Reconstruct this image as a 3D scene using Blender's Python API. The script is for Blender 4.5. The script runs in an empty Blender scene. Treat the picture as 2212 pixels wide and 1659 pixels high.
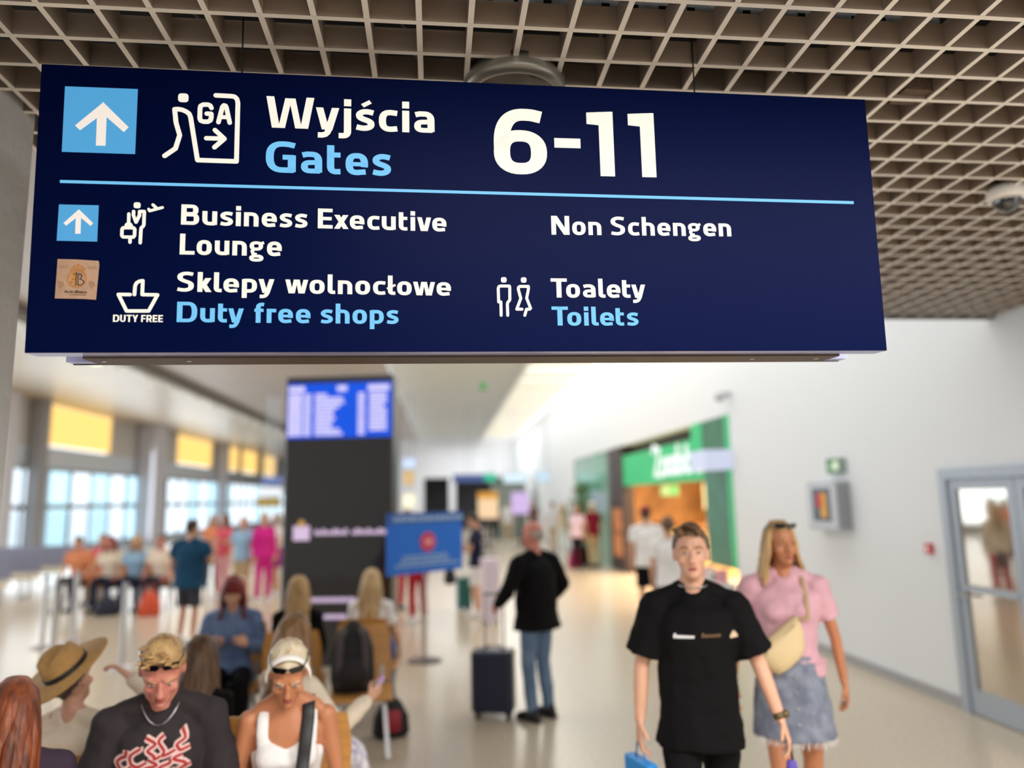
import bpy, bmesh, math, random
import numpy as np
from mathutils import Vector, Matrix, Euler
from mathutils.bvhtree import BVHTree

SC = bpy.context.scene
COL = SC.collection
PI = math.pi
rnd = random.Random(7)

# ------------------------------------------------------------------ camera, world, lights, exposure
W_, H_ = 2212, 1659
FPX = 1583.0
CAMZ = 1.88
PITCH, YAW, ROLL = math.radians(8.8385), math.radians(5.4577), math.radians(-1.129)
_f = Vector((math.sin(YAW) * math.cos(PITCH), math.cos(YAW) * math.cos(PITCH), math.sin(PITCH)))
_r = Vector((math.cos(YAW), -math.sin(YAW), 0))
_u = _r.cross(_f)
RGT = _r * math.cos(ROLL) + _u * math.sin(ROLL)
UPV = -_r * math.sin(ROLL) + _u * math.cos(ROLL)
FWD = _f
cam_d = bpy.data.cameras.new('camera')
cam = bpy.data.objects.new('camera', cam_d)
COL.objects.link(cam)
cam.matrix_world = Matrix(((RGT.x, UPV.x, -FWD.x, 0), (RGT.y, UPV.y, -FWD.y, 0), (RGT.z, UPV.z, -FWD.z, CAMZ), (0, 0, 0, 1)))
cam_d.sensor_fit = 'HORIZONTAL'
cam_d.sensor_width = 36.0
cam_d.lens = FPX / W_ * 36.0
cam_d.clip_start = 0.05
cam_d.clip_end = 300
cam_d.dof.use_dof = True
cam_d.dof.focus_distance = 2.12
cam_d.dof.aperture_fstop = 0.86
SC.camera = cam

world = bpy.data.worlds.new('sky')
SC.world = world
world.use_nodes = True
wn = world.node_tree.nodes
wn['Background'].inputs[0].default_value = (0.86, 0.94, 1.0, 1)
wn['Background'].inputs[1].default_value = 1.9

SC.view_settings.view_transform = 'Standard'
SC.view_settings.look = 'None'
SC.view_settings.exposure = 0.0
SC.view_settings.gamma = 1.0
SC.view_settings.use_curve_mapping = False
SC.cycles.max_bounces = 7
SC.cycles.diffuse_bounces = 4
SC.cycles.glossy_bounces = 3
SC.cycles.transparent_max_bounces = 8
SC.cycles.caustics_reflective = False
SC.cycles.caustics_refractive = False
SC.cycles.sample_clamp_indirect = 4.0


def area(name, loc, rot, sx, sy, power, color=(1, 1, 1)):
    l = bpy.data.lights.new(name, 'AREA')
    l.shape = 'RECTANGLE'
    l.size, l.size_y = sx, sy
    l.energy = power
    l.color = color
    o = bpy.data.objects.new(name, l)
    o.location = loc
    o.rotation_euler = rot
    COL.objects.link(o)
    return o


# daylight coming down through the roof glazing beside the right wall, and along the hall
area('skylight_daylight', (2.9, 19, 5.35), (0, math.radians(-12), 0), 1.6, 26, 230, (1.0, 0.98, 0.95))
# tall windows of the left facade
area('facade_daylight', (-13.6, 26, 2.4), (0, math.radians(-90), 0), 4.0, 44, 1200, (0.90, 0.96, 1.0))
area('end_wall_fill', (1.5, 39, 5.35), (0, 0, 0), 5.0, 11, 420, (0.97, 0.98, 1.0))  # added beyond the first skylight area to whiten the end wall
# unseen broad fill under the hall ceiling, added to brighten the hall
area('hall_fill', (-4.0, 16, 5.35), (0, 0, 0), 8.0, 20, 590, (1.0, 0.96, 0.9))
# unseen lobby fills, added for people's fronts and floor bounce onto the grid
area('lobby_fill', (1.6, -1.2, 3.15), (math.radians(20), 0, 0), 4.0, 2.0, 130, (1.0, 0.97, 0.93))
area('lobby_floor_fill', (1.9, 0.5, 3.2), (0, 0, 0), 4.4, 1.2, 280, (1.0, 0.97, 0.93))


# ------------------------------------------------------------------ photo geometry helpers (a pixel of the 2212x1659 frame -> a point on a real surface)
def ray(x, y):
    return RGT * ((x - W_ / 2) / FPX) + UPV * ((H_ / 2 - y) / FPX) + FWD


def G(x, y, z=0.0):
    d = ray(x, y)
    return d * ((z - CAMZ) / d.z) + Vector((0, 0, CAMZ))


def AX(x, y, X):
    d = ray(x, y)
    return d * (X / d.x) + Vector((0, 0, CAMZ))


def AY(x, y, Y):
    d = ray(x, y)
    return d * (Y / d.y) + Vector((0, 0, CAMZ))


# ------------------------------------------------------------------ materials
def lin(c):
    out = []
    for v in c:
        v = v / 255.0
        out.append(v / 12.92 if v <= 0.04045 else ((v + 0.055) / 1.055) ** 2.4)
    return tuple(out)


MATS = {}


def mat(name, rgb=(128, 128, 128), rough=0.6, metal=0.0, emit=0.0, spec=0.5, noise=0.0, nscale=20.0, bump=0.0, bscale=60.0,
        stretch=None, alpha=1.0, rgb2=None, coat=0.0):
    if name in MATS:
        return MATS[name]
    m = bpy.data.materials.new(name)
    m.use_nodes = True
    nt = m.node_tree
    b = nt.nodes['Principled BSDF']
    c = lin(rgb)
    b.inputs['Base Color'].default_value = (*c, 1)
    b.inputs['Roughness'].default_value = rough
    b.inputs['Metallic'].default_value = metal
    b.inputs['Specular IOR Level'].default_value = spec
    if coat:
        b.inputs['Coat Weight'].default_value = coat
        b.inputs['Coat Roughness'].default_value = 0.05
    if emit:
        b.inputs['Emission Color'].default_value = (*c, 1)
        b.inputs['Emission Strength'].default_value = emit
        if emit >= 0.5:      # lamps, screens and backlit acrylic: the unlit material itself is dull
            b.inputs['Base Color'].default_value = (*[v * 0.15 for v in c], 1)
    if noise or bump or rgb2:
        tc = nt.nodes.new('ShaderNodeTexCoord')
        mp = nt.nodes.new('ShaderNodeMapping')
        nt.links.new(tc.outputs['Object'], mp.inputs[0])
        if stretch:
            mp.inputs['Scale'].default_value = stretch
    if noise or rgb2:
        n = nt.nodes.new('ShaderNodeTexNoise')
        n.inputs['Scale'].default_value = nscale
        n.inputs['Detail'].default_value = 4
        nt.links.new(mp.outputs[0], n.inputs['Vector'])
        r = nt.nodes.new('ShaderNodeValToRGB')
        r.color_ramp.elements[0].position = 0.35
        r.color_ramp.elements[1].position = 0.65
        c2 = lin(rgb2) if rgb2 else tuple(min(1, v * (1 + noise)) for v in c)
        c1 = c if rgb2 else tuple(v * (1 - noise) for v in c)
        r.color_ramp.elements[0].color = (*c1, 1)
        r.color_ramp.elements[1].color = (*c2, 1)
        nt.links.new(n.outputs[0], r.inputs[0])
        nt.links.new(r.outputs[0], b.inputs['Base Color'])
    if bump:
        n2 = nt.nodes.new('ShaderNodeTexNoise')
        n2.inputs['Scale'].default_value = bscale
        n2.inputs['Detail'].default_value = 5
        nt.links.new(mp.outputs[0], n2.inputs['Vector'])
        bp = nt.nodes.new('ShaderNodeBump')
        bp.inputs['Strength'].default_value = bump
        bp.inputs['Distance'].default_value = 0.02
        nt.links.new(n2.outputs[0], bp.inputs['Height'])
        nt.links.new(bp.outputs[0], b.inputs['Normal'])
    if alpha < 1:
        b.inputs['Alpha'].default_value = alpha
    MATS[name] = m
    return m


def glass_mat(name, tint=(225, 242, 250), refl=0.12):
    if name in MATS:
        return MATS[name]
    m = bpy.data.materials.new(name)
    m.use_nodes = True
    nt = m.node_tree
    nt.nodes.clear()
    out = nt.nodes.new('ShaderNodeOutputMaterial')
    t = nt.nodes.new('ShaderNodeBsdfTransparent')
    t.inputs[0].default_value = (*lin(tint), 1)
    g = nt.nodes.new('ShaderNodeBsdfGlossy')
    g.inputs['Roughness'].default_value = 0.03
    mx = nt.nodes.new('ShaderNodeMixShader')
    mx.inputs[0].default_value = refl
    nt.links.new(t.outputs[0], mx.inputs[1])
    nt.links.new(g.outputs[0], mx.inputs[2])
    nt.links.new(mx.outputs[0], out.inputs[0])
    MATS[name] = m
    return m


# ------------------------------------------------------------------ mesh helpers
class MB:
    def __init__(s):
        s.v, s.f, s.mi = [], [], []

    def add(s, vs, fs, mi=0):
        b = len(s.v)
        s.v += [tuple(v) for v in vs]
        for f in fs:
            s.f.append(tuple(i + b for i in f))
            s.mi.append(mi)
        return s

    def box(s, x0, x1, y0, y1, z0, z1, mi=0, bottom_mi=None):
        vs = [(x0, y0, z0), (x1, y0, z0), (x1, y1, z0), (x0, y1, z0), (x0, y0, z1), (x1, y0, z1), (x1, y1, z1), (x0, y1, z1)]
        s.add(vs, [(4, 5, 6, 7), (0, 1, 5, 4), (1, 2, 6, 5), (2, 3, 7, 6), (3, 0, 4, 7)], mi)
        s.add(vs, [(0, 3, 2, 1)], mi if bottom_mi is None else bottom_mi)
        return s

    def bar(s, p, q, w, h, up=(0, 0, 1), mi=0):
        p, q = Vector(p), Vector(q)
        t = (q - p).normalized()
        sd = t.cross(Vector(up))
        if sd.length < 1e-4:
            sd = t.cross(Vector((0, 1, 0)))
        sd.normalize()
        u = sd.cross(t)
        vs = []
        for c in (p, q):
            for a, b in ((-1, -1), (1, -1), (1, 1), (-1, 1)):
                vs.append(c + sd * a * w / 2 + u * b * h / 2)
        s.add(vs, [(0, 3, 2, 1), (4, 5, 6, 7), (0, 1, 5, 4), (1, 2, 6, 5), (2, 3, 7, 6), (3, 0, 4, 7)], mi)
        return s

    def tube(s, pts, rads, n=12, ref=(1, 0, 0), mi=0, round_ends=True, e=2.0):
        """closed tapering tube with elliptical rings; rads = r or (a along ref side, b)"""
        pts = [Vector(p) for p in pts]
        if not isinstance(rads, (list, tuple)) or (isinstance(rads, tuple)):
            rads = [rads] * len(pts)
        rads = [(r, r) if not isinstance(r, (tuple, list)) else r for r in rads]
        if round_ends:
            t0 = (pts[0] - pts[1]).normalized()
            t1 = (pts[-1] - pts[-2]).normalized()
            k0, k1 = min(rads[0]), min(rads[-1])
            pts = [pts[0] + t0 * k0 * 0.6] + pts + [pts[-1] + t1 * k1 * 0.6]
            rads = [(rads[0][0] * 0.62, rads[0][1] * 0.62)] + rads + [(rads[-1][0] * 0.62, rads[-1][1] * 0.62)]
        m = len(pts)
        ref = Vector(ref)
        vs, fs = [], []
        for i in range(m):
            t = (pts[min(i + 1, m - 1)] - pts[max(i - 1, 0)])
            if t.length < 1e-9:
                t = Vector((0, 0, 1))
            t.normalize()
            a = ref - t * ref.dot(t)
            if a.length < 1e-3:
                a = Vector((0, 1, 0)) - t * t.y
                if a.length < 1e-3:
                    a = Vector((0, 0, 1)) - t * t.z
            a.normalize()
            b = t.cross(a)
            for k in range(n):
                an = 2 * PI * k / n
                ca, sa = math.cos(an), math.sin(an)
                if e != 2.0:
                    ca = math.copysign(abs(ca) ** (2 / e), ca)
                    sa = math.copysign(abs(sa) ** (2 / e), sa)
                vs.append(pts[i] + a * ca * rads[i][0] + b * sa * rads[i][1])
        for i in range(m - 1):
            for k in range(n):
                k2 = (k + 1) % n
                fs.append((i * n + k, i * n + k2, (i + 1) * n + k2, (i + 1) * n + k))
        fs.append(tuple(reversed(range(n))))
        fs.append(tuple((m - 1) * n + k for k in range(n)))
        s.add(vs, fs, mi)
        return s

    def ell(s, c, r, n=12, m=8, rot=None, mi=0):
        c = Vector(c)
        vs, fs = [], []
        for i in range(1, m):
            th = PI * i / m
            for k in range(n):
                ph = 2 * PI * k / n
                v = Vector((r[0] * math.sin(th) * math.cos(ph), r[1] * math.sin(th) * math.sin(ph), r[2] * math.cos(th)))
                if rot:
                    v = rot @ v
                vs.append(c + v)
        top, bot = Vector((0, 0, r[2])), Vector((0, 0, -r[2]))
        if rot:
            top, bot = rot @ top, rot @ bot
        vs += [c + top, c + bot]
        for i in range(m - 2):
            for k in range(n):
                k2 = (k + 1) % n
                fs.append((i * n + k, (i + 1) * n + k, (i + 1) * n + k2, i * n + k2))
        T, B = len(vs) - 2, len(vs) - 1
        for k in range(n):
            k2 = (k + 1) % n
            fs.append((T, k, k2))
            fs.append((B, (m - 2) * n + k2, (m - 2) * n + k))
        s.add(vs, fs, mi)
        return s

    def cyl(s, c, r, h, n=24, mi=0, axis='z', r2=None):
        r2 = r if r2 is None else r2
        vs = []
        for z, rr in ((0, r), (h, r2)):
            for k in range(n):
                a = 2 * PI * k / n
                p = (rr * math.cos(a), rr * math.sin(a), z)
                if axis == 'y':
                    p = (p[0], p[2], p[1])
                elif axis == 'x':
                    p = (p[2], p[0], p[1])
                vs.append((c[0] + p[0], c[1] + p[1], c[2] + p[2]))
        fs = [(k, (k + 1) % n, n + (k + 1) % n, n + k) for k in range(n)]
        fs += [tuple(reversed(range(n))), tuple(range(n, 2 * n))]
        s.add(vs, fs, mi)
        return s

    def lathe(s, prof, c=(0, 0, 0), n=32, mi=0):
        vs, fs = [], []
        for r, z in prof:
            for k in range(n):
                a = 2 * PI * k / n
                vs.append((c[0] + r * math.cos(a), c[1] + r * math.sin(a), c[2] + z))
        for i in range(len(prof) - 1):
            for k in range(n):
                k2 = (k + 1) % n
                fs.append((i * n + k, i * n + k2, (i + 1) * n + k2, (i + 1) * n + k))
        s.add(vs, fs, mi)
        return s

    def rounded_box(s, x0, x1, y0, y1, z0, z1, r, mi=0, n=4):
        """box with vertical edges rounded (radius r) and small top and bottom chamfer"""
        pr = []
        for cx, cy, a0 in ((x1 - r, y1 - r, 0), (x0 + r, y1 - r, 90), (x0 + r, y0 + r, 180), (x1 - r, y0 + r, 270)):
            for k in range(n + 1):
                a = math.radians(a0 + 90 * k / n)
                pr.append((cx, cy, math.cos(a), math.sin(a)))
        N = len(pr)
        ch = r * 0.35
        vs = []
        for z, rr in ((z0, r - ch), (z0 + ch, r), (z1 - ch, r), (z1, r - ch)):
            for cx, cy, ca, sa in pr:
                vs.append((cx + ca * rr, cy + sa * rr, z))
        fs = [tuple(reversed(range(N))), tuple(3 * N + k for k in range(N))]
        for i in range(3):
            for k in range(N):
                k2 = (k + 1) % N
                fs.append((i * N + k, i * N + k2, (i + 1) * N + k2, (i + 1) * N + k))
        s.add(vs, fs, mi)
        return s

    def obj(s, name, mats, parent=None, smooth=False, label=None, cat=None, group=None, kind=None, loc=None, rot=None):
        me = bpy.data.meshes.new(name)
        me.from_pydata(s.v, [], s.f)
        if not isinstance(mats, (list, tuple)):
            mats = [mats]
        for m in mats:
            me.materials.append(m)
        if len(mats) > 1:
            me.polygons.foreach_set('material_index', s.mi)
        if smooth:
            me.polygons.foreach_set('use_smooth', [True] * len(s.f))
        if smooth:
            bm = bmesh.new()
            bm.from_mesh(me)
            bmesh.ops.recalc_face_normals(bm, faces=bm.faces)
            bm.to_mesh(me)
            bm.free()
        me.update()
        o = bpy.data.objects.new(name, me)
        COL.objects.link(o)
        if parent:
            o.parent = parent
        if loc is not None:
            o.location = loc
        if rot is not None:
            o.rotation_euler = rot
        tag(o, label, cat, group, kind)
        return o


def tag(o, label=None, cat=None, group=None, kind=None):
    if label:
        o['label'] = label
    if cat:
        o['category'] = cat
    if group:
        o['group'] = group
    if kind:
        o['kind'] = kind
    return o


def empty(name, loc=(0, 0, 0), rz=0.0, label=None, cat=None, group=None, kind=None):
    o = bpy.data.objects.new(name, None)
    o.empty_display_size = 0.1
    COL.objects.link(o)
    o.location = loc
    o.rotation_euler = (0, 0, rz)
    return tag(o, label, cat, group, kind)


def copy_tree(o, parent=None, loc=None, rz=None, label=None):
    c = o.copy()
    COL.objects.link(c)
    if parent:
        c.parent = parent
    if loc is not None:
        c.location = loc
    if rz is not None:
        c.rotation_euler = (0, 0, rz)
    if label:
        c['label'] = label
    for ch in list(o.children):
        copy_tree(ch, c)
    return c


PENDING = []


def remesh(o, voxel, smooth=3, folds=0.0, fscale=0.1):
    m = o.modifiers.new('r', 'REMESH')
    m.mode = 'VOXEL'
    m.voxel_size = voxel
    m.use_smooth_shade = True
    if smooth:
        s = o.modifiers.new('s', 'SMOOTH')
        s.factor = 0.5
        s.iterations = smooth
    if folds:
        key = 'folds%.3f' % fscale
        t = bpy.data.textures.get(key) or bpy.data.textures.new(key, 'CLOUDS')
        t.noise_scale = fscale
        d = o.modifiers.new('d', 'DISPLACE')
        d.texture = t
        d.strength = folds
        d.mid_level = 0.5
    PENDING.append(o)
    return o


def flush_pending():
    if not PENDING:
        return
    dg = bpy.context.evaluated_depsgraph_get()
    dg.update()
    new = [(o, bpy.data.meshes.new_from_object(o.evaluated_get(dg))) for o in PENDING]
    for o, me in new:
        nm = o.data.name
        o.modifiers.clear()
        o.data = me
        me.name = nm
        me.polygons.foreach_set('use_smooth', [True] * len(me.polygons))
    PENDING.clear()


# ------------------------------------------------------------------ the setting
XW = 4.47          # right wall
ZC = 5.6           # hall ceiling
XL = -14.3         # left facade
ZG = CAMZ + 1.3773  # underside of the cell ceiling
WALL_END = 2.62

m_floor = mat('terrazzo', (186, 172, 152), rough=0.22, noise=0.0, rgb2=(205, 192, 172), nscale=38, spec=0.5)
m_white = mat('white_paint', (222, 226, 230), rough=0.65, bump=0.03, bscale=30)
m_stucco = mat('grey_stucco', (188, 189, 190), rough=0.8, bump=0.35, bscale=14, noise=0.05, nscale=6)
m_ceil = mat('hall_ceiling_panel', (186, 178, 176), rough=0.45, noise=0.04, nscale=0.6)
m_ceil2 = mat('hall_ceiling_beige', (190, 176, 158), rough=0.35, noise=0.06, nscale=0.5)
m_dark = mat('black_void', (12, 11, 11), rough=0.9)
m_alu = mat('grey_aluminium_frame', (168, 178, 190), rough=0.4, metal=0.25)
m_steel = mat('brushed_steel', (190, 190, 192), rough=0.28, metal=0.9)
m_galv = mat('galvanised_steel', (205, 210, 214), rough=0.5, metal=0.2, noise=0.15, nscale=40)
m_black = mat('matt_black', (18, 18, 20), rough=0.5)
m_bluegrey = mat('blue_grey_band', (212, 221, 234), rough=0.5)
m_greycol = mat('lilac_grey_column', (212, 212, 224), rough=0.55)

# floor slabs with fine joints
MB().box(XL - 0.3, XW + 6.0, -6.0, 72.0, -0.12, 0.0).obj('floor', m_floor, kind='structure', label='pale beige polished terrazzo floor of the concourse')

# right wall with a door opening and the opening of the green shop
SH0, SH1, SHZ = 11.1, 25.05, 3.12
DR0, DR1, DRZ = 4.56, 6.27, 2.06
w = MB()
T = 0.3
w.box(XW, XW + T, DR1, SH0, 0, ZC)
w.box(XW, XW + T, DR0, DR1, DRZ, ZC)
w.box(XW, XW + T, -6, DR0, 0, ZC)
w.box(XW, XW + T, SH0, SH1, SHZ, ZC)
w.box(XW, XW + T, SH1, 46.3, 0, ZC)
w.obj('wall_right', m_white, kind='structure')
b = MB()
m_base = mat('grey_skirting', (158, 160, 163), rough=0.35)
for y0, y1 in ((DR1 + 0.02, SH0), (SH1, 46), (-6, DR0 - 0.02)):
    b.box(XW - 0.015, XW + 0.01, y0, y1, 0, 0.10)
b.obj('baseboard_right', m_base, kind='structure')

# grey stucco wall on the left of the lobby
w = MB()
w.box(-2.3, -1.465, -6, WALL_END, 0, ZG + 0.12)
w.obj('wall_left', m_stucco, kind='structure')
# wall behind the photographer, hall side walls out of the frame
MB().box(-2.3, XW + 0.3, -6.3, -6.0, 0, 3.8).obj('wall_back', m_white, kind='structure')
MB().box(XL - 0.3, -2.3, -0.3, 0.0, 0, ZC).obj('wall_front', m_white, kind='structure')
# black plenum slab above the cell ceiling and fascia at its end
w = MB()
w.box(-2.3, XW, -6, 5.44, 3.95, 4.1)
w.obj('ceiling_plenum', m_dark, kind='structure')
MB().box(-2.3, XW, 5.44, 5.52, ZG, ZC).obj('wall_fascia', m_white, kind='structure')
MB().box(-2.3, XW, -6, 0.62, ZG + 0.0, ZG + 0.1).obj('ceiling_lobby', mat('lobby_ceiling', (120, 112, 104), rough=0.7), kind='structure')

# hall ceiling
w = MB()
w.box(XL, -8.3, 0, 72, ZC, ZC + 0.15)
w.obj('ceiling', m_ceil2, kind='structure', label='beige metal ceiling along the glazed facade')
MB().box(-8.3, -1.6, 0, 72, ZC, ZC + 0.15).obj('ceiling_middle', m_ceil, kind='structure')
MB().box(-1.6, 2.4, 5.52, 72, ZC + 0.45, ZC + 0.6).obj('ceiling_louvre_back', mat('louvre_back', (200, 200, 198), rough=0.6), kind='structure')
lv = empty('ceiling_louvre', (0, 0, 0), kind='structure')
m_louv = mat('louvre_grey', (226, 226, 222), rough=0.5)
me0 = None
for i in range(60):
    y = 7.0 + i * 0.75 if i < 40 else 37 + (i - 40) * 0.75
    if y > 46:
        break
    if me0 is None:
        o = MB().box(-1.55, 2.35, -0.04, 0.04, ZC + 0.02, ZC + 0.3).obj('slat', m_louv, lv)
        me0 = o.data
    else:
        o = bpy.data.objects.new('slat', me0)
        COL.objects.link(o)
        o.parent = lv
    o.location = (0, y, 0)
# bright roof glazing beside the right wall
m_sky = mat('roof_glazing', (255, 252, 244), rough=0.4, emit=1.7)
sk = empty('window_9', kind='structure')
MB().box(2.45, XW, 5.6, 46, ZC + 0.35, ZC + 0.4).obj('pane', m_sky, sk)
m_beam = mat('roof_beam', (236, 230, 215), rough=0.5)
for i in range(20):
    MB().box(2.42, XW, -0.06, 0.06, ZC + 0.02, ZC + 0.3).obj('beam', m_beam, sk, loc=(0, 7.0 + i * 2.0, 0))
MB().box(2.32, 2.45, 5.6, 46, ZC - 0.02, ZC + 0.6).obj('trim_1', m_louv, kind='structure')

# far end of the concourse
YE = 46.0
m_farw = mat('end_wall_white', (232, 234, 240), rough=0.6)
w = MB()
w.box(-2.6, XW, YE, YE + 0.3, 3.2, ZC + 0.5)
w.box(-2.6, -1.2, YE, YE + 0.3, 0, 3.2)
w.box(0.35, 0.75, YE, YE + 0.3, 0, 3.2)
w.box(3.9, XW, YE, YE + 0.3, 0, 3.2)
w.obj('wall_end', m_farw, kind='structure')
MB().box(-2.6, XW, YE + 3.8, YE + 4, 0, 3.3).box(-2.6, XW, YE + .3, YE + 4, 3.2, 3.3).obj('wall_passage', mat('dark_passage', (52, 50, 54), rough=0.6), kind='structure')
MB().box(-2.7, -2.6, YE, 72, 0, ZC).obj('wall_side', m_farw, kind='structure')
MB().box(XL, -2.6, 72, 72.2, 0, ZC).obj('wall_far', m_bluegrey, kind='structure')

# the glazed facade on the left
fc = MB()
fc.box(XL - 0.2, XL, 0, 72, 3.3, 4.05)
fc.box(XL - 0.2, XL, 0, 72, 0, 0.3)
fc.obj('wall_facade', m_bluegrey, kind='structure')
m_up = mat('upper_grey_panel', (204, 200, 198), rough=0.6)
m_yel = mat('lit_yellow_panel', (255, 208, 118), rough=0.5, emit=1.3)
ya = empty('wall_upper', kind='structure')
yel = [(23.0, 25.4), (27.6, 33.2), (41.2, 47.2), (49.8, 53.2), (54.2, 58.5), (60.5, 64.5)]
prev = 0.0
for a, c in yel:
    MB().box(XL - 0.2, XL, prev, a, 4.05, ZC).obj('panel', m_up, ya)
    n = max(1, round((c - a) / 1.4))
    for k in range(n):
        y0 = a + (c - a) * k / n
        MB().box(XL - 0.2, XL - 0.04, y0 + 0.03, y0 + (c - a) / n - 0.03, 4.15, ZC).obj('lit_panel', m_yel, ya, label='warm yellow lit panel')
    prev = c
MB().box(XL - 0.2, XL, prev, 72, 4.05, ZC).obj('panel', m_up, ya)
m_glz = glass_mat('facade_glass', (250, 253, 255), refl=0.04)
m_glz2 = glass_mat('facade_glass_cyan', (228, 246, 250), refl=0.05)
wi = 0
yy = 10.0
while yy < 70:
    span = 5.0
    wi += 1
    wn_ = empty('window_%d' % wi if wi < 9 else 'window_%d' % (wi + 1), kind='structure')
    f = MB()
    f.box(XL - 0.12, XL + 0.03, yy, yy + span, 3.18, 3.3)
    f.box(XL - 0.12, XL + 0.03, yy, yy + span, 0.3, 0.42)
    f.box(XL - 0.12, XL + 0.03, yy, yy + span, 1.78, 1.98)
    for k in range(4):
        f.box(XL - 0.06, XL + 0.02, yy + k * span / 3 - 0.05, yy + k * span / 3 + 0.05, 0.3, 3.3)
    f.obj('window_frame', m_alu, wn_)
    for k in range(3):
        a = yy + k * span / 3 + 0.05
        c = a + span / 3 - 0.10
        for z0, z1 in ((0.42, 1.78), (1.98, 3.18)):
            MB().box(XL - 0.06, XL - 0.05, a, c, z0, z1).obj('pane', m_glz2 if (wi + k) % 3 == 0 else m_glz, wn_)
    yy += span
# columns along the facade
for i, (yc, wd, xo, m_) in enumerate(((27.0, 0.55, 0.5, mat('dark_column', (158, 158, 162), rough=0.6)), (36.6, 1.5, 0.9, m_greycol), (24.4, 0.7, 0.8, m_greycol), (48.5, 0.9, 0.6, m_greycol))):
    MB().rounded_box(XL + 0.05, XL + xo, yc - wd / 2, yc + wd / 2, 0, ZC, 0.08).obj('column_%d' % (i + 1), m_, kind='structure')
# distant terminal buildings seen through the glass
MB().box(-60, -40, 20, 95, -3, 1.3).obj('terminal_building', mat('pale_building', (240, 243, 245), rough=0.8), label='pale blue-grey low building seen through the facade windows', cat='building')
MB().box(-90, XL - 0.3, -10, 130, -3.2, -3.0).obj('ground_apron', mat('apron', (222, 226, 228), rough=0.9), kind='structure')

# light track hanging under the hall ceiling on the left
lt = empty('light_track', (-8.15, 8, ZC - 0.25), label='long pale light track with round spotlights under the left hall ceiling', cat='light')
MB().box(-0.14, 0.14, 0, 48, 0.02, 0.14).obj('rail', mat('track_white', (205, 203, 196), rough=0.4), lt)
MB().box(0.22, 0.4, 0, 48, 0.1, 0.25).obj('cable_tray', mat('track_dark', (104, 98, 94), rough=0.6), lt)
for k in range(24):
    o = MB().cyl((0, 0, -0.16), 0.09, 0.18, 16, r2=0.07).obj('spotlight', mat('spot_white', (228, 226, 218), rough=0.4, emit=0.15), lt, loc=(0, 1.0 + k * 2, 0))
m_bulb = mat('lamp_warm', (255, 226, 170), rough=0.4, emit=2.5)
for x, y, lb in ((-8.9, 19.5, 'round warm downlight in the beige ceiling beside the grey pillar'), (-2.0, 13.5, 'small warm downlight in the ceiling above the departures totem')):
    d = empty('ceiling_lamp', (x, y, ZC - 0.06), label=lb, cat='lamp')
    MB().cyl((0, 0, 0), 0.17, 0.06, 24).obj('housing', m_white, d)
    MB().cyl((0, 0, -0.02), 0.12, 0.03, 24).obj('diffuser', m_bulb, d)

# ------------------------------------------------------------------ cell ceiling: blades crossing at 150 mm
cg = empty('ceiling_grid', (0, 0, ZG), math.radians(0.667), kind='structure')
m_blade = mat('taupe_blade', (142, 126, 112), rough=0.36, spec=0.5, noise=0.03, nscale=8)
m_blade_lit = mat('bounce_lit_blade_edge', (244, 236, 226), rough=0.35, metal=0.3)  # blade undersides coloured paler than the sides, for light bounced off the floor
CELL = 0.15
GX0, GY0 = 0.7286 * CELL, 13.1288 * CELL
BH, BT = 0.078, 0.0172
i0, i1 = -11, 29
j0, j1 = -8, 23
blx = MB()
blx.box(GX0 + i0 * CELL, GX0 + i1 * CELL, -BT / 2, BT / 2, 0, BH, 0, 1)
ox = blx.obj('blade', [m_blade, m_blade_lit], cg)
bly = MB()
bly.box(-BT / 2, BT / 2, GY0 + j0 * CELL, GY0 + j1 * CELL, 0, BH, 0, 1)
oy = bly.obj('blade', [m_blade, m_blade_lit], cg)
ox.location = (0, GY0 + j0 * CELL, 0)
oy.location = (GX0 + i0 * CELL, 0, 0.0004)
for j in range(j0 + 1, j1 + 1):
    o = ox.copy(); COL.objects.link(o); o.location = (0, GY0 + j * CELL, 0)
for i in range(i0 + 1, i1 + 1):
    o = oy.copy(); COL.objects.link(o); o.location = (GX0 + i * CELL, 0, 0.0004)
MB().box(-2.0, XW, 5.41, 5.46, ZG - 0.012, ZG + 0.1).obj('trim_2', mat('dark_edge_trim', (70, 68, 66), rough=0.5), kind='structure')

# things hanging in the dark void above the grid
for k, (y, x0, x1, lb) in enumerate(((2.02, -1.9, 1.6, 'perforated galvanised rail above the grid, nearest the sign'), (2.62, 0.6, 4.3, 'perforated galvanised rail above the grid by the right wall'),
                                   (1.62, 0.2, 3.6, 'perforated galvanised rail above the grid at the top edge'), (3.3, 1.4, 4.3, 'perforated galvanised rail above the grid beyond the security camera'))):
    rr = empty('ceiling_rail', (0, y, ZG + 0.085), 0.01, label=lb, cat='rail')
    MB().box(x0, x1, -0.02, 0.02, 0, 0.05).obj('rail', m_galv, rr)
    hl = MB()
    n = int((x1 - x0) / 0.09)
    for q in range(n):
        hx = x0 + 0.05 + q * 0.09
        hl.box(hx, hx + 0.025, -0.0215, -0.0195, 0.018, 0.032)
    hl.obj('slot_holes', m_dark, rr, kind='stuff')
for k in range(5):
    x = -1.2 + k * 0.75
    cb = MB()
    pts = [(x + 0.5 * t + 0.08 * math.sin(3 * t + k), 1.5 + 0.3 * k * 0.2 + 1.1 * t, ZG + 0.2 + 0.05 * math.sin(5 * t + k)) for t in [q / 8 for q in range(9)]]
    cb.tube(pts, 0.006, n=6)
    cb.obj('cable', mat('cable_grey', (120, 116, 110), rough=0.6), smooth=True, label='thin grey cable above the ceiling grid, %s' % ('nearest the left wall', 'second from the left wall', 'just left of the round light', 'just right of the round light', 'nearest the right wall')[k], cat='cable', group='cables above the ceiling grid')
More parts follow.
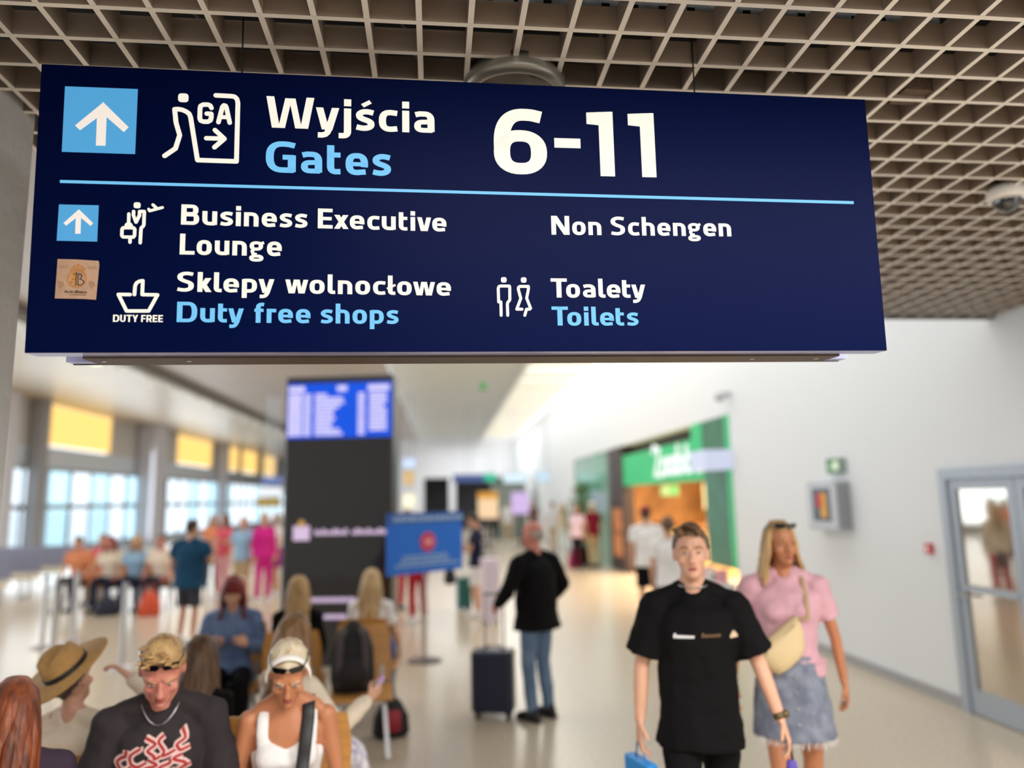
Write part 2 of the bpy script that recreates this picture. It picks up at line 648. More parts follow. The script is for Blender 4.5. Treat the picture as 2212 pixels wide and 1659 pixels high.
dk = MB()
dk.tube([(0.1, 1.55, ZG + 0.42), (0.75, 1.7, ZG + 0.42), (2.6, 1.75, ZG + 0.45)], 0.12, n=20)
dk.obj('ventilation_duct', mat('duct_black', (40, 40, 42), rough=0.5), smooth=True, label='dark round ventilation duct above the ceiling grid', cat='duct')
MB().box(1.62, 1.78, 2.24, 2.34, ZG + 0.012, ZG + 0.075).obj('junction_board', mat('rough_wood', (92, 76, 62), rough=0.9, bump=0.6, bscale=40), label='rough brown block lodged in one cell of the ceiling grid', cat='block')

# round lamp behind the top edge of the sign
lp = empty('ceiling_downlight', (0.245, 2.283, ZG - 0.03), label='round ceiling light with a grey metal ring just above the sign', cat='lamp')
ring = MB().lathe([(0.135, 0.02), (0.135, -0.004), (0.142, -0.012), (0.155, -0.012), (0.168, -0.002), (0.172, 0.012), (0.172, 0.05), (0.10, 0.05)], n=48)
ring.obj('ring', mat('lamp_ring', (150, 144, 132), rough=0.35, metal=0.5), lp, smooth=True)
MB().lathe([(0.001, -0.002), (0.06, 0.0), (0.11, 0.006), (0.136, 0.016)], n=48).obj('diffuser', mat('lamp_glass', (70, 58, 42), rough=0.15, coat=0.6), lp, smooth=True)

# dome camera
dp = ray(2172, 414); dp = dp * (1.3773 / dp.z) + Vector((0, 0, CAMZ))
dc = empty('dome_camera', (dp.x, dp.y, ZG - 0.0), label='white dome security camera with dark glass bubble under the grid', cat='camera')
MB().lathe([(0.001, 0.03), (0.05, 0.03), (0.078, 0.02), (0.082, -0.004), (0.082, -0.028), (0.074, -0.04), (0.064, -0.042), (0.001, -0.042)], n=40).obj('housing', mat('camera_white', (232, 228, 222), rough=0.35), dc, smooth=True)
MB().lathe([(0.06, -0.041), (0.058, -0.058), (0.048, -0.078), (0.032, -0.092), (0.014, -0.098), (0.0005, -0.099)], n=40).obj('bubble', mat('smoked_dome', (14, 12, 12), rough=0.05, coat=1.0), dc, smooth=True)
MB().cyl((0, 0, 0.0), 0.03, 0.08, 16).obj('mounting_tube', m_black, dc)
MB().lathe([(0.0585, -0.043), (0.0615, -0.043), (0.0615, -0.05), (0.0585, -0.05)], n=40).obj('trim_ring', m_steel, dc, smooth=True)

# ------------------------------------------------------------------ the hanging sign
S_TL = Vector((-1.08560208, 1.95024746, 3.07540641))
S_TR = Vector((1.32380858, 2.02370279, 3.09477501))
S_BL = Vector((-1.08112442, 1.97405394, 2.27684335))
su = (S_TR - S_TL); SWID = su.length; su.normalize()
sv = (S_BL - S_TL); sv = (sv - su * sv.dot(su)); SHEI = sv.length; sv.normalize()
sn = su.cross(sv)          # pointing away?
if sn.y < 0:
    sn = -sn
sw = -sv
sign = empty('hanging_sign', (0, 0, 0), label='large navy blue illuminated direction sign hanging below the grid ceiling', cat='sign')
sign.matrix_world = Matrix(((su.x, sn.x, sw.x, S_TL.x), (su.y, sn.y, sw.y, S_TL.y), (su.z, sn.z, sw.z, S_TL.z), (0, 0, 0, 1)))


def SP(x, y):
    d = ray(x, y)
    o = Vector((0, 0, CAMZ))
    t = (S_TL - o).dot(sn) / d.dot(sn)
    q = o + d * t - S_TL
    return q.dot(su), q.dot(sw)


m_navy = mat('navy_sign_face', (0, 7, 44), rough=0.45, spec=0.03)
m_navyside = mat('navy_sign_side', (170, 174, 214), rough=0.3, metal=0.5)
m_brown = mat('bronze_underside', (74, 60, 46), rough=0.5, metal=0.2)
m_lw = mat('lit_white_acrylic', (250, 243, 228), rough=0.4, spec=0.1, emit=0.88)
m_lb = mat('lit_blue_acrylic', (116, 192, 238), rough=0.4, spec=0.1, emit=0.90)
m_lb2 = mat('lit_blue_panel', (84, 164, 216), rough=0.4, spec=0.1, emit=0.86)
m_lwa = mat('lit_white_arrow', (246, 234, 224), rough=0.4, spec=0.1, emit=0.86)
fr = MB()
fr.box(0, SWID, 0, 0.004, -SHEI, 0, 0)
fr.obj('face_panel', m_navy, sign)
MB().box(0, SWID, 0.004, 0.062, -SHEI, -0.001).obj('front_tray', m_navyside, sign)
ins0, ins1 = SP(137, 775)[0], SWID - 0.115
MB().box(ins0 + 0.02, ins1 - 0.0, 0.062, 0.180, -SHEI - 0.006, -0.02).obj('light_box', m_brown, sign)
MB().box(0.02, SWID - 0.02, 0.180, 0.225, -SHEI + 0.004, -0.001).obj('rear_tray', m_navyside, sign)
MB().box(0.02, SWID - 0.02, 0.225, 0.229, -SHEI + 0.002, 0).obj('rear_face', m_navy, sign)
for x in (ins0 + 0.055, ins0 + 0.28, ins1 - 0.26, ins1 - 0.05):
    MB().cyl((x, 0.11, -SHEI - 0.008), 0.007, 0.006, 12).obj('screw', m_steel, sign)
for x in (0.5, 1.9):
    MB().cyl((x, 0.11, -0.02), 0.0025, 0.5, 8).obj('hanging_wire', m_black, sign)

PROUD = -0.0016


class Flat:
    """flat pieces in the sign plane (x, z), extruded by a hair"""

    def __init__(s, y=PROUD, th=0.0014):
        s.m = MB()
        s.y, s.th = y, th

    def poly(s, pts):
        n = len(pts)
        a = sum(pts[i][0] * pts[(i + 1) % n][1] - pts[(i + 1) % n][0] * pts[i][1] for i in range(n))
        if a < 0:
            pts = pts[::-1]
        vs = [(p[0], s.y, p[1]) for p in pts] + [(p[0], s.y + s.th, p[1]) for p in pts]
        fs = [tuple(range(n)), tuple(reversed(range(n, 2 * n)))]
        fs += [(i, n + i, n + (i + 1) % n, (i + 1) % n) for i in range(n)]
        s.m.add(vs, fs)

    def strip(s, L, R):
        for i in range(len(L) - 1):
            s.poly([L[i], L[i + 1], R[i + 1], R[i]])

    def disc(s, c, r, r2=None, n=16, e=2.0):
        r2 = r2 or r
        pts = []
        for k in range(n):
            a = 2 * PI * k / n
            ca, sa = math.cos(a), math.sin(a)
            pts.append((c[0] + math.copysign(abs(ca) ** (2 / e), ca) * r, c[1] + math.copysign(abs(sa) ** (2 / e), sa) * r2))
        s.poly(pts)

    def pen(s, pts, w, closed=False, caps=True):
        if closed:
            pts = pts + [pts[0]]
        for i in range(len(pts) - 1):
            p, q = Vector((*pts[i], 0)), Vector((*pts[i + 1], 0))
            d = q - p
            if d.length < 1e-6:
                continue
            d.normalize()
            nn = Vector((-d.y, d.x, 0)) * w / 2
            s.poly([(p.x + nn.x, p.y + nn.y), (q.x + nn.x, q.y + nn.y), (q.x - nn.x, q.y - nn.y), (p.x - nn.x, p.y - nn.y)])
        if caps:
            for p in pts:
                s.disc(p, w / 2, n=12)


# --- a squarish bold letter set drawn as broad pen strokes (cap height 1)
HX, HY = 0.118, 0.083


def arc(cx, cy, rx, ry, a0, a1, n=12, e=2.6):
    out = []
    for k in range(n + 1):
        a = math.radians(a0 + (a1 - a0) * k / n)
        ca, sa = math.cos(a), math.sin(a)
        out.append((cx + math.copysign(abs(ca) ** (2 / e), ca) * rx, cy + math.copysign(abs(sa) ** (2 / e), sa) * ry))
    return out


def R_(x0, z0, x1, z1):
    return ('P', [(x0, z0), (x1, z0), (x1, z1), (x0, z1)])


def D_(x0, z0, x1, z1, w):
    return ('P', [(x0 - w / 2, z0), (x0 + w / 2, z0), (x1 + w / 2, z1), (x1 - w / 2, z1)])


def S_(pts, hx=HX, hy=HY):
    return ('S', pts, hx, hy)


def catmull(P, n=6):
    out = []
    P = [P[0]] + P + [P[-1]]
    for i in range(1, len(P) - 2):
        for k in range(n):
            t = k / n
            q = []
            for a in (0, 1):
                p0, p1, p2, p3 = P[i - 1][a], P[i][a], P[i + 1][a], P[i + 2][a]
                q.append(0.5 * (2 * p1 + (p2 - p0) * t + (2 * p0 - 5 * p1 + 4 * p2 - p3) * t * t + (3 * p1 - p0 - 3 * p2 + p3) * t ** 3))
            out.append(tuple(q))
    out.append(P[-2])
    return out


ST = R_(0, 0, 0.236, 0.70)
s_low = catmull([(0.575, 0.585), (0.40, 0.617), (0.24, 0.61), (0.125, 0.54), (0.13, 0.44), (0.24, 0.375), (0.38, 0.33), (0.49, 0.26), (0.48, 0.15), (0.36, 0.09), (0.20, 0.083), (0.02, 0.115)])
s_cap = catmull([(0.73, 0.88), (0.50, 0.917), (0.30, 0.905), (0.145, 0.82), (0.14, 0.66), (0.28, 0.56), (0.50, 0.48), (0.64, 0.39), (0.63, 0.19), (0.46, 0.095), (0.25, 0.085), (0.02, 0.125)])
GL = {
    ' ': (0.22, []),
    'i': (0.236, [ST, R_(0, 0.78, 0.236, 1.0)]),
    'j': (0.236, [S_([(0.118, 0.70), (0.118, -0.02)] + arc(-0.04, -0.02, 0.158, 0.165, 0, -90, 8)[1:] + [(-0.17, -0.185)]), R_(0, 0.78, 0.236, 1.0)]),
    'y': (0.76, [D_(0.12, 0.70, 0.315, 0.0, 0.238), D_(0.64, 0.70, 0.415, -0.03, 0.238), S_([(0.425, 0.0), (0.385, -0.09), (0.32, -0.155), (0.22, -0.185), (0.07, -0.185)], 0.10)]),
    'v': (0.72, [D_(0.12, 0.70, 0.30, 0, 0.238), D_(0.60, 0.70, 0.42, 0, 0.238)]),
    'w': (1.12, [D_(0.115, 0.70, 0.285, 0, 0.225), D_(0.51, 0.70, 0.375, 0, 0.19), D_(0.61, 0.70, 0.745, 0, 0.19), D_(1.005, 0.70, 0.835, 0, 0.225)]),
    'W': (1.54, [D_(0.125, 1, 0.315, 0, 0.25), D_(0.71, 0.955, 0.50, 0, 0.21), D_(0.83, 0.955, 1.04, 0, 0.21), D_(1.415, 1, 1.225, 0, 0.25)]),
    'o': (0.73, [S_(arc(0.365, 0.35, 0.247, 0.277, 0, 360, 32), HX + .003, HY)]),
    'n': (0.71, [ST, S_([(0.10, 0.617), (0.34, 0.617)] + arc(0.34, 0.37, 0.252, 0.247, 90, 0, 10)[1:] + [(0.592, 0.0)])]),
    'h': (0.71, [R_(0, 0, 0.236, 1.0), S_([(0.10, 0.617), (0.34, 0.617)] + arc(0.34, 0.37, 0.252, 0.247, 90, 0, 10)[1:] + [(0.592, 0.0)])]),
    'r': (0.48, [ST, S_([(0.10, 0.600), (0.30, 0.617), (0.47, 0.612)])]),
    'u': (0.71, [R_(0.474, 0.03, 0.71, 0.70), S_([(0.118, 0.70), (0.118, 0.33)] + arc(0.37, 0.33, 0.252, 0.247, 180, 270, 10)[1:] + [(0.60, 0.09)])]),
    'c': (0.62, [S_([(0.61, 0.60)] + arc(0.385, 0.35, 0.267, 0.272, 78, 282, 22) + [(0.61, 0.10)])]),
    'e': (0.73, [S_(arc(0.37, 0.35, 0.25, 0.272, -14, 290, 30) + [(0.66, 0.105)]), R_(0.15, 0.285, 0.727, 0.41)]),
    's': (0.60, [S_(s_low, 0.112, 0.083)]),
    'a': (0.69, [S_([(0.05, 0.585), (0.20, 0.617), (0.34, 0.617)] + arc(0.34, 0.38, 0.232, 0.237, 90, 0, 10)[1:] + [(0.572, 0.04)]),
                 S_([(0.58, 0.36), (0.34, 0.352)] + arc(0.31, 0.216, 0.19, 0.134, 90, 270, 12)[1:] + [(0.62, 0.083)], 0.112, 0.074)]),
    't': (0.45, [S_([(0.118, 0.93), (0.118, 0.28)] + arc(0.30, 0.28, 0.182, 0.197, 180, 270, 8)[1:] + [(0.44, 0.09)]), R_(0.0, 0.545, 0.44, 0.70)]),
    'l': (0.37, [S_([(0.118, 1.0), (0.118, 0.22)] + arc(0.25, 0.22, 0.132, 0.137, 180, 270, 8)[1:] + [(0.37, 0.088)])]),
    'k': (0.66, [R_(0, 0, 0.236, 1.0), D_(0.51, 0.70, 0.27, 0.33, 0.28), D_(0.27, 0.40, 0.53, 0, 0.28)]),
    'p': (0.72, [R_(0, -0.27, 0.236, 0.68), S_([(0.10, 0.617), (0.34, 0.617)] + arc(0.34, 0.35, 0.262, 0.267, 90, -90, 18)[1:] + [(0.10, 0.083)])]),
    'g': (0.70, [S_(arc(0.32, 0.475, 0.225, 0.155, 0, 360, 28), 0.105, 0.07), S_([(0.40, 0.61), (0.55, 0.60), (0.70, 0.64)], 0.08, 0.065),
                 S_(arc(0.33, -0.115, 0.25, 0.10, 0, 360, 28), 0.105, 0.068), S_([(0.20, 0.32), (0.12, 0.22), (0.16, 0.09), (0.34, 0.06)], 0.095, 0.07)]),
    'f': (0.46, [S_([(0.47, 0.905), (0.40, 0.917)] + arc(0.37, 0.73, 0.18, 0.187, 90, 180, 8)[1:] + [(0.19, 0.0)]), R_(0, 0.545, 0.45, 0.70)]),
    'x': (0.72, [D_(0.135, 0.70, 0.585, 0, 0.27), D_(0.575, 0.70, 0.135, 0, 0.27)]),
    'B': (0.86, [R_(0, 0, 0.25, 1), S_([(0.1, 0.917), (0.50, 0.917)] + arc(0.50, 0.73, 0.19, 0.187, 90, -90, 12)[1:] + [(0.1, 0.543)], 0.125),
                 S_([(0.1, 0.50), (0.52, 0.50)] + arc(0.52, 0.293, 0.215, 0.21, 90, -90, 12)[1:] + [(0.1, 0.083)], 0.125)]),
    'E': (0.74, [R_(0, 0, 0.25, 1), R_(0.1, 0.83, 0.73, 1), R_(0.1, 0.42, 0.69, 0.58), R_(0.1, 0, 0.74, 0.17)]),
    'F': (0.70, [R_(0, 0, 0.25, 1), R_(0.1, 0.83, 0.70, 1), R_(0.1, 0.40, 0.66, 0.56)]),
    'L': (0.72, [R_(0, 0, 0.25, 1), R_(0.1, 0, 0.72, 0.17)]),
    'N': (0.98, [R_(0, 0, 0.25, 1), R_(0.73, 0, 0.98, 1), D_(0.16, 1, 0.82, 0, 0.30)]),
    'S': (0.80, [S_(s_cap, 0.125, 0.083)]),
    'G': (0.97, [S_([(0.93, 0.87), (0.74, 0.907)] + arc(0.56, 0.5, 0.43, 0.417, 85, 270, 22) + [(0.90, 0.085)], 0.125), R_(0.71, 0.03, 0.965, 0.56), R_(0.54, 0.42, 0.9, 0.57)]),
    'D': (0.98, [R_(0, 0, 0.26, 1), S_([(0.1, 0.917), (0.50, 0.917)] + arc(0.50, 0.5, 0.35, 0.417, 90, -90, 22)[1:] + [(0.1, 0.083)], 0.13)]),
    'T': (0.86, [R_(0, 0.83, 0.86, 1), R_(0.30, 0, 0.56, 1)]),
    'U': (0.86, [S_([(0.125, 1.0), (0.125, 0.36)] + arc(0.43, 0.36, 0.305, 0.277, 180, 360, 16)[1:] + [(0.735, 1.0)], 0.125)]),
    'Y': (0.88, [D_(0.135, 1, 0.44, 0.36, 0.26), D_(0.745, 1, 0.44, 0.36, 0.26), R_(0.31, 0, 0.57, 0.42)]),
    'R': (0.86, [R_(0, 0, 0.25, 1), S_([(0.1, 0.917), (0.50, 0.917)] + arc(0.50, 0.67, 0.22, 0.247, 90, -90, 12)[1:] + [(0.1, 0.423)], 0.125), D_(0.48, 0.42, 0.72, 0, 0.27)]),
    'A': (0.92, [D_(0.40, 1, 0.13, 0, 0.24), D_(0.52, 1, 0.79, 0, 0.24), R_(0.22, 0.2, 0.70, 0.35)]),
    '6': (0.86, [S_([(0.775, 0.875), (0.62, 0.905)] + arc(0.50, 0.46, 0.37, 0.45, 88, 180, 14, 2.5) + [(0.132, 0.36)], 0.128, 0.09), S_(arc(0.43, 0.335, 0.30, 0.25, 0, 360, 36, 2.4), 0.13, 0.085)]),
    '-': (0.43, [R_(0, 0.42, 0.43, 0.565)]),
    '1': (0.44, [('P', [(0, 0.975), (0, 0.80), (0.21, 0.785), (0.44, 0.78), (0.44, 1.0), (0.40, 1.0)]), R_(0.20, 0, 0.44, 0.99)]),
}
GL['ś'] = (0.60, GL['s'][1] + [('P', [(0.17, 0.86), (0.26, 0.76), (0.52, 0.90), (0.44, 1.0)])])
GL['ł'] = (0.40, GL['l'][1] + [('P', [(-0.07, 0.36), (-0.03, 0.27), (0.40, 0.47), (0.36, 0.57)])])
GL['Á'] = (0.92, GL['A'][1] + [('P', [(0.36, 1.09), (0.45, 1.06), (0.62, 1.2), (0.52, 1.25)])])
GAP = {'default': 0.155}
KERN = {('W', 'y'): -0.10, ('T', 'o'): -0.20, ('y', 'j'): 0.0, ('r', 'e'): -0.06, ('-', '1'): -0.04, ('6', '-'): -0.03, ('1', '1'): 0.10, ('L', 'o'): -0.05,
        ('k', 'l'): -0.04, ('l', 'e'): -0.07, ('l', 'n'): -0.02, ('c', 'ł'): -0.03, ('ł', 'o'): -0.09, ('t', 'y'): -0.10, ('v', 'e'): -0.10, ('i', 'v'): -0.05, ('x', 'e'): -0.09,
        ('E', 'x'): -0.08, ('o', 'w'): -0.08, ('w', 'o'): -0.08, ('w', 'e'): -0.08, ('p', 'y'): -0.08, ('e', 't'): -0.05, ('c', 'u'): -0.04, ('T', 'Y'): -0.05}


def text_width(t):
    x = 0
    for i, ch in enumerate(t):
        x += GL[ch][0]
        if i < len(t) - 1:
            x += GAP['default'] + KERN.get((ch, t[i + 1]), 0)
    return x


def set_text(fl, t, ox, oz, width, cap, slope=0.0, boldness=1.0, words=None):
    """left x, baseline z, total width, cap height in the plane; slope = rise of the baseline per unit of x"""
    k = width / text_width(t)

    def tr(p):
        X = ox + p[0] * k
        return (X, oz + p[1] * cap + slope * (X - ox))
    x = 0
    for i, ch in enumerate(t):
        wd, parts = GL[ch]
        if ch == ' ' and words is not None:
            fl = Flat()
            words.append(fl)
        for prt in parts:
            if prt[0] == 'P':
                fl.poly([tr((px + x, pz)) for px, pz in prt[1]])
            else:
                P, hx, hy = prt[1], prt[2] * boldness, prt[3] * boldness
                n = len(P)
                closed = math.hypot(P[0][0] - P[-1][0], P[0][1] - P[-1][1]) < 1e-6
                L, Rr = [], []
                for j in range(n):
                    a = P[j - 1] if j else (P[-2] if closed else P[0])
                    b = P[j + 1] if j < n - 1 else (P[1] if closed else P[-1])
                    dx, dz = b[0] - a[0], b[1] - a[1]
                    ll = math.hypot(dx, dz) or 1
                    nx, nz = -dz / ll, dx / ll
                    L.append(tr((P[j][0] + nx * hx + x, P[j][1] + nz * hy)))
                    Rr.append(tr((P[j][0] - nx * hx + x, P[j][1] - nz * hy)))
                fl.strip(L, Rr)
        x += wd + (GAP['default'] + KERN.get((ch, t[i + 1]), 0) if i < len(t) - 1 else 0)


LINES = [
    ('Wyjścia', (574.5, 275.2), (938.8, 288.0), (575, 208), m_lw),
    ('Gates', (573.5, 372), (844, 380.5), (574, 304.5), m_lb),
    ('6-11', (1067.8, 375.5), (1418, 383.3), (1068, 233.5), m_lw),
    ('Business Executive', (391, 485.2), (964.2, 500.5), (392, 441.8), m_lw),
    ('Lounge', (388.2, 549.7), (608.2, 553.5), (389, 505), m_lw),
    ('Sklepy wolnocłowe', (382.6, 629.8), (974, 639.0), (383, 587), m_lw),
    ('Duty free shops', (381.8, 695.8), (860.5, 700.0), (383, 652.0), m_lb),
    ('Non Schengen', (1191.4, 507), (1579.7, 510.8), (1192, 466.5), m_lw),
    ('Toalety', (1190.4, 642.8), (1394.5, 643.6), (1190, 601.5), m_lw),
    ('Toilets', (1192.3, 703.2), (1379, 703.6), (1192, 662.3), m_lb),
    ('DUTY FREE', (244.2, 695.3), (351.8, 696), (244.5, 680), m_lw),
]
for t, bl, br, tp, m_ in LINES:
    x0, z0 = SP(*bl)
    x1, z1 = SP(*br)
    _, zt = SP(*tp)
    fl = Flat()
    ws = [fl]
    set_text(fl, t, x0, z0, x1 - x0, zt - z0, slope=(z1 - z0) / (x1 - x0), words=ws)
    for fl, wd_ in zip(ws, t.split(' ')):
        fl.m.obj('lettering', m_, sign, label='%s lit lettering reading %s' % ('blue' if m_ is m_lb else 'white', wd_))
# lines, arrow panels
fl = Flat()
fl.poly([SP(130, 389.2), SP(130, 395.2), SP(1843.5, 441), SP(1843.5, 435)])
fl.m.obj('dividing_line', m_lb, sign)
fl = Flat()
fl.poly([SP(141, 187), SP(298, 193), SP(292, 333), SP(134, 328)])
fl.m.obj('arrow_panel', m_lb2, sign)
fl = Flat(y=PROUD - 0.0012)
fl.poly([SP(*p) for p in ((224, 222), (278.5, 275.5), (268, 286), (221.5, 245.5), (222, 222))])
fl.poly([SP(*p) for p in ((224, 222), (163, 272), (173.5, 282), (224, 245.5))])
fl.poly([SP(*p) for p in ((211, 236), (231.5, 236), (228.5, 315.5), (208, 315))])
fl.m.obj('arrow', m_lwa, sign)
fl = Flat()
fl.poly([SP(128, 442), SP(213.5, 444), SP(210, 522), SP(123, 520)])
fl.m.obj('arrow_panel', m_lb2, sign)
fl = Flat(y=PROUD - 0.0012)
fl.poly([SP(*p) for p in ((171.5, 453), (201.8, 482.5), (196, 488.5), (170, 466))])
fl.poly([SP(*p) for p in ((171.5, 453), (138, 482.5), (143.5, 488), (171.5, 466))])
fl.poly([SP(*p) for p in ((165, 462), (176, 462), (174.5, 505.5), (163.2, 505.2))])
fl.m.obj('arrow', m_lwa, sign)


def px_path(pts, ox, oy, s):
    return [SP(ox + x / s, oy + y / s) for x, y in pts]


PXM = SWID / 1800.0      # metres per photo pixel on the sign, about
fl = Flat()              # passenger at the gate
fl.disc(SP(330 + 578 / 8.73, 180 + 276 / 8.73), 10.3 * PXM, 9.5 * PXM, 20, 3.4)
Q = lambda pts: px_path(pts, 330, 180, 8.73)
fl.pen(Q([(225, 1370), (430, 1232), (510, 980), (440, 740), (415, 492), (480, 490), (560, 503), (640, 540), (690, 580), (715, 640), (845, 1450), (1580, 1475), (1607, 370), (1590, 300), (1550, 258), (1490, 245), (1190, 230)]), 9.4 * PXM)
fl.pen(Q([(1108, 468), (1088, 425), (1045, 405), (955, 403), (905, 430), (893, 480), (888, 660), (905, 705), (955, 725), (1040, 727), (1090, 700), (1105, 645), (1105, 578), (1020, 575)]), 9.2 * PXM)
fl.pen(Q([(1240, 735), (1315, 450), (1345, 418), (1378, 430), (1392, 465), (1452, 745)]), 9.2 * PXM)
fl.pen(Q([(1270, 640), (1425, 642)]), 8.2 * PXM)
fl.pen(Q([(1010, 1038), (1350, 1046)]), 9.0 * PXM)
fl.pen(Q([(1175, 885), (1352, 1048), (1165, 1208)]), 9.4 * PXM)
fl.m.obj('gate_pictogram', m_lw, sign)
fl = Flat()              # business traveller
Q = lambda pts: px_path(pts, 240, 420, 13.27)
fl.disc(Q([(750, 315)])[0], 6.6 * PXM, 6.2 * PXM, 20, 3.2)
fl.pen(Q([(650, 490), (645, 600), (718, 800), (815, 610), (822, 490), (955, 492), (942, 870), (925, 910), (870, 960), (858, 1020), (837, 1390)]), 6.4 * PXM)
fl.pen(Q([(512, 560), (505, 880)]), 6.2 * PXM)
fl.disc(Q([(507, 900)])[0], 7.8 * PXM, 7.4 * PXM, 20)
fl.pen(Q([(350, 958), (650, 960), (682, 1000), (675, 1180), (640, 1228), (345, 1222), (310, 1180), (318, 1000)]), 6.4 * PXM, closed=True)
fl.pen(Q([(548, 1230), (545, 1375)]), 6.4 * PXM)
fl.pen(Q([(1082, 425), (1108, 475), (1475, 378)]), 5.6 * PXM)
fl.pen(Q([(1205, 302), (1315, 405)]), 6.2 * PXM)
fl.m.obj('traveller_pictogram', m_lw, sign)
fl = Flat()              # shopping basket
Q = lambda pts: px_path(pts, 100, 540, 6.506)
fl.pen(Q([(1180, 628), (1015, 626), (1130, 858), (1440, 858), (1565, 632), (1350, 628), (1358, 433), (1310, 440), (1270, 465), (1250, 505), (1240, 628)]), 6.8 * PXM)
fl.m.obj('basket_pictogram', m_lw, sign)
fl = Flat()              # toilets
Q = lambda pts: px_path(pts, 1050, 580, 13.825)
fl.disc(Q([(528, 342)])[0], 6.1 * PXM, 5.9 * PXM, 20, 3)
fl.disc(Q([(1122, 347)])[0], 6.1 * PXM, 5.9 * PXM, 20, 3)
fl.pen(Q([(450, 1400), (440, 1000), (375, 1000), (362, 600), (380, 545), (425, 525), (695, 527), (705, 565), (708, 935), (690, 968), (648, 1010), (635, 1060), (645, 1400)]), 6.2 * PXM)
fl.pen(Q([(1072, 1217), (915, 1217), (1035, 895), (960, 620), (968, 565), (1010, 537), (1262, 537), (1262, 625), (1210, 890), (1328, 1190), (1300, 1217), (1205, 1220), (1155, 1400)]), 6.2 * PXM)
fl.m.obj('toilet_pictogram', m_lw, sign)

# paper sticker on the sign
stk = empty('paper_sticker', (0, 0, 0), label='square brown paper sticker with a golden crowned round emblem on the sign', cat='sticker')
stk.matrix_world = sign.matrix_world.copy()
fl = Flat(y=-0.0022, th=0.002)
fl.poly([SP(*p) for p in ((125.4, 560), (166, 561), (213.5, 564), (214.8, 572), (207.6, 647.8), (180, 646), (119.2, 644.8))])
fl.m.obj('paper', mat('kraft_paper', (158, 126, 102), rough=0.8, bump=0.25, bscale=25, noise=0.08, nscale=22), stk)
m_gold = mat('emblem_gold', (176, 112, 34), rough=0.6)
m_ink = mat('emblem_ink', (52, 36, 26), rough=0.6)
fl = Flat(y=-0.0030, th=0.0006)
c = SP(167.2, 603)
fl.pen([(c[0] + 18 * PXM * math.cos(a * PI / 14), c[1] + 18 * PXM * math.sin(a * PI / 14)) for a in range(28)], 1.2 * PXM, closed=True)
fl.pen([(c[0] + 15 * PXM * math.cos(a * PI / 14), c[1] + 15 * PXM * math.sin(a * PI / 14)) for a in range(28)], 1.0 * PXM, closed=True)
Q = lambda pts: px_path(pts, 100, 540, 6.506)
fl.pen(Q([(358, 300), (350, 265), (400, 235), (455, 215), (510, 235), (545, 265), (535, 300)]), 2.0 * PXM)
fl.pen(Q([(385, 290), (395, 262), (425, 262), (430, 285)]), 1.4 * PXM)
fl.pen(Q([(470, 285), (480, 262), (510, 262), (515, 290)]), 1.4 * PXM)
fl.pen(Q([(455, 205), (452, 275)]), 1.8 * PXM)
fl.pen(Q([(360, 460), (395, 340), (410, 335), (412, 500)]), 3.6 * PXM)
fl.pen(Q([(375, 410), (415, 410)]), 2.4 * PXM)
fl.m.obj('emblem', m_gold, stk)
fl = Flat(y=-0.0034, th=0.0004)
fl.pen(Q([(432, 318), (425, 400), (425, 500)]), 2.0 * PXM, caps=False)
fl.pen(Q([(455, 335), (455, 500)]), 1.6 * PXM, caps=False)
fl.pen(Q([(460, 340), (500, 350), (510, 380), (480, 410), (525, 430), (540, 460), (500, 495), (460, 495)]), 1.6 * PXM)
x0, z0 = SP(140.7, 632.5)
x1, z1 = SP(163.5, 633.3)
set_text(fl, 'Águila', x0, z0, x1 - x0, 4.6 * PXM, slope=-0.03, boldness=0.55)
x2, z2 = SP(187, 634.5)
set_text(fl, 'Blanca', x1 + 0.0012, z1, x2 - x1, 5.0 * PXM, slope=-0.03)
for k in range(9):
    p = SP(152 + k * 4.0, 636.2 + k * 0.12)
    fl.poly([(p[0], p[1]), (p[0] + 2.8 * PXM, p[1]), (p[0] + 2.8 * PXM, p[1] - 0.9 * PXM), (p[0], p[1] - 0.9 * PXM)])
fl.m.obj('print', m_ink, stk)
fl = Flat(y=-0.0026, th=0.0004)
m_faint = mat('faint_print', (140, 108, 84), rough=0.8)
for cx, cy in ((205, 500), (640, 500)):
    q = Q([(cx - 40, cy - 60), (cx + 40, cy - 55), (cx + 50, cy), (cx, cy + 55), (cx - 35, cy)])
    fl.poly(q)
for cx, cy in ((250, 240), (650, 255)):
    for d in (-45, 0, 45):
        fl.pen(Q([(cx + d - 18, cy + 10), (cx + d, cy - 20), (cx + d + 18, cy + 10)]), 1.2 * PXM)
fl.m.obj('faint_crests', m_faint, stk)

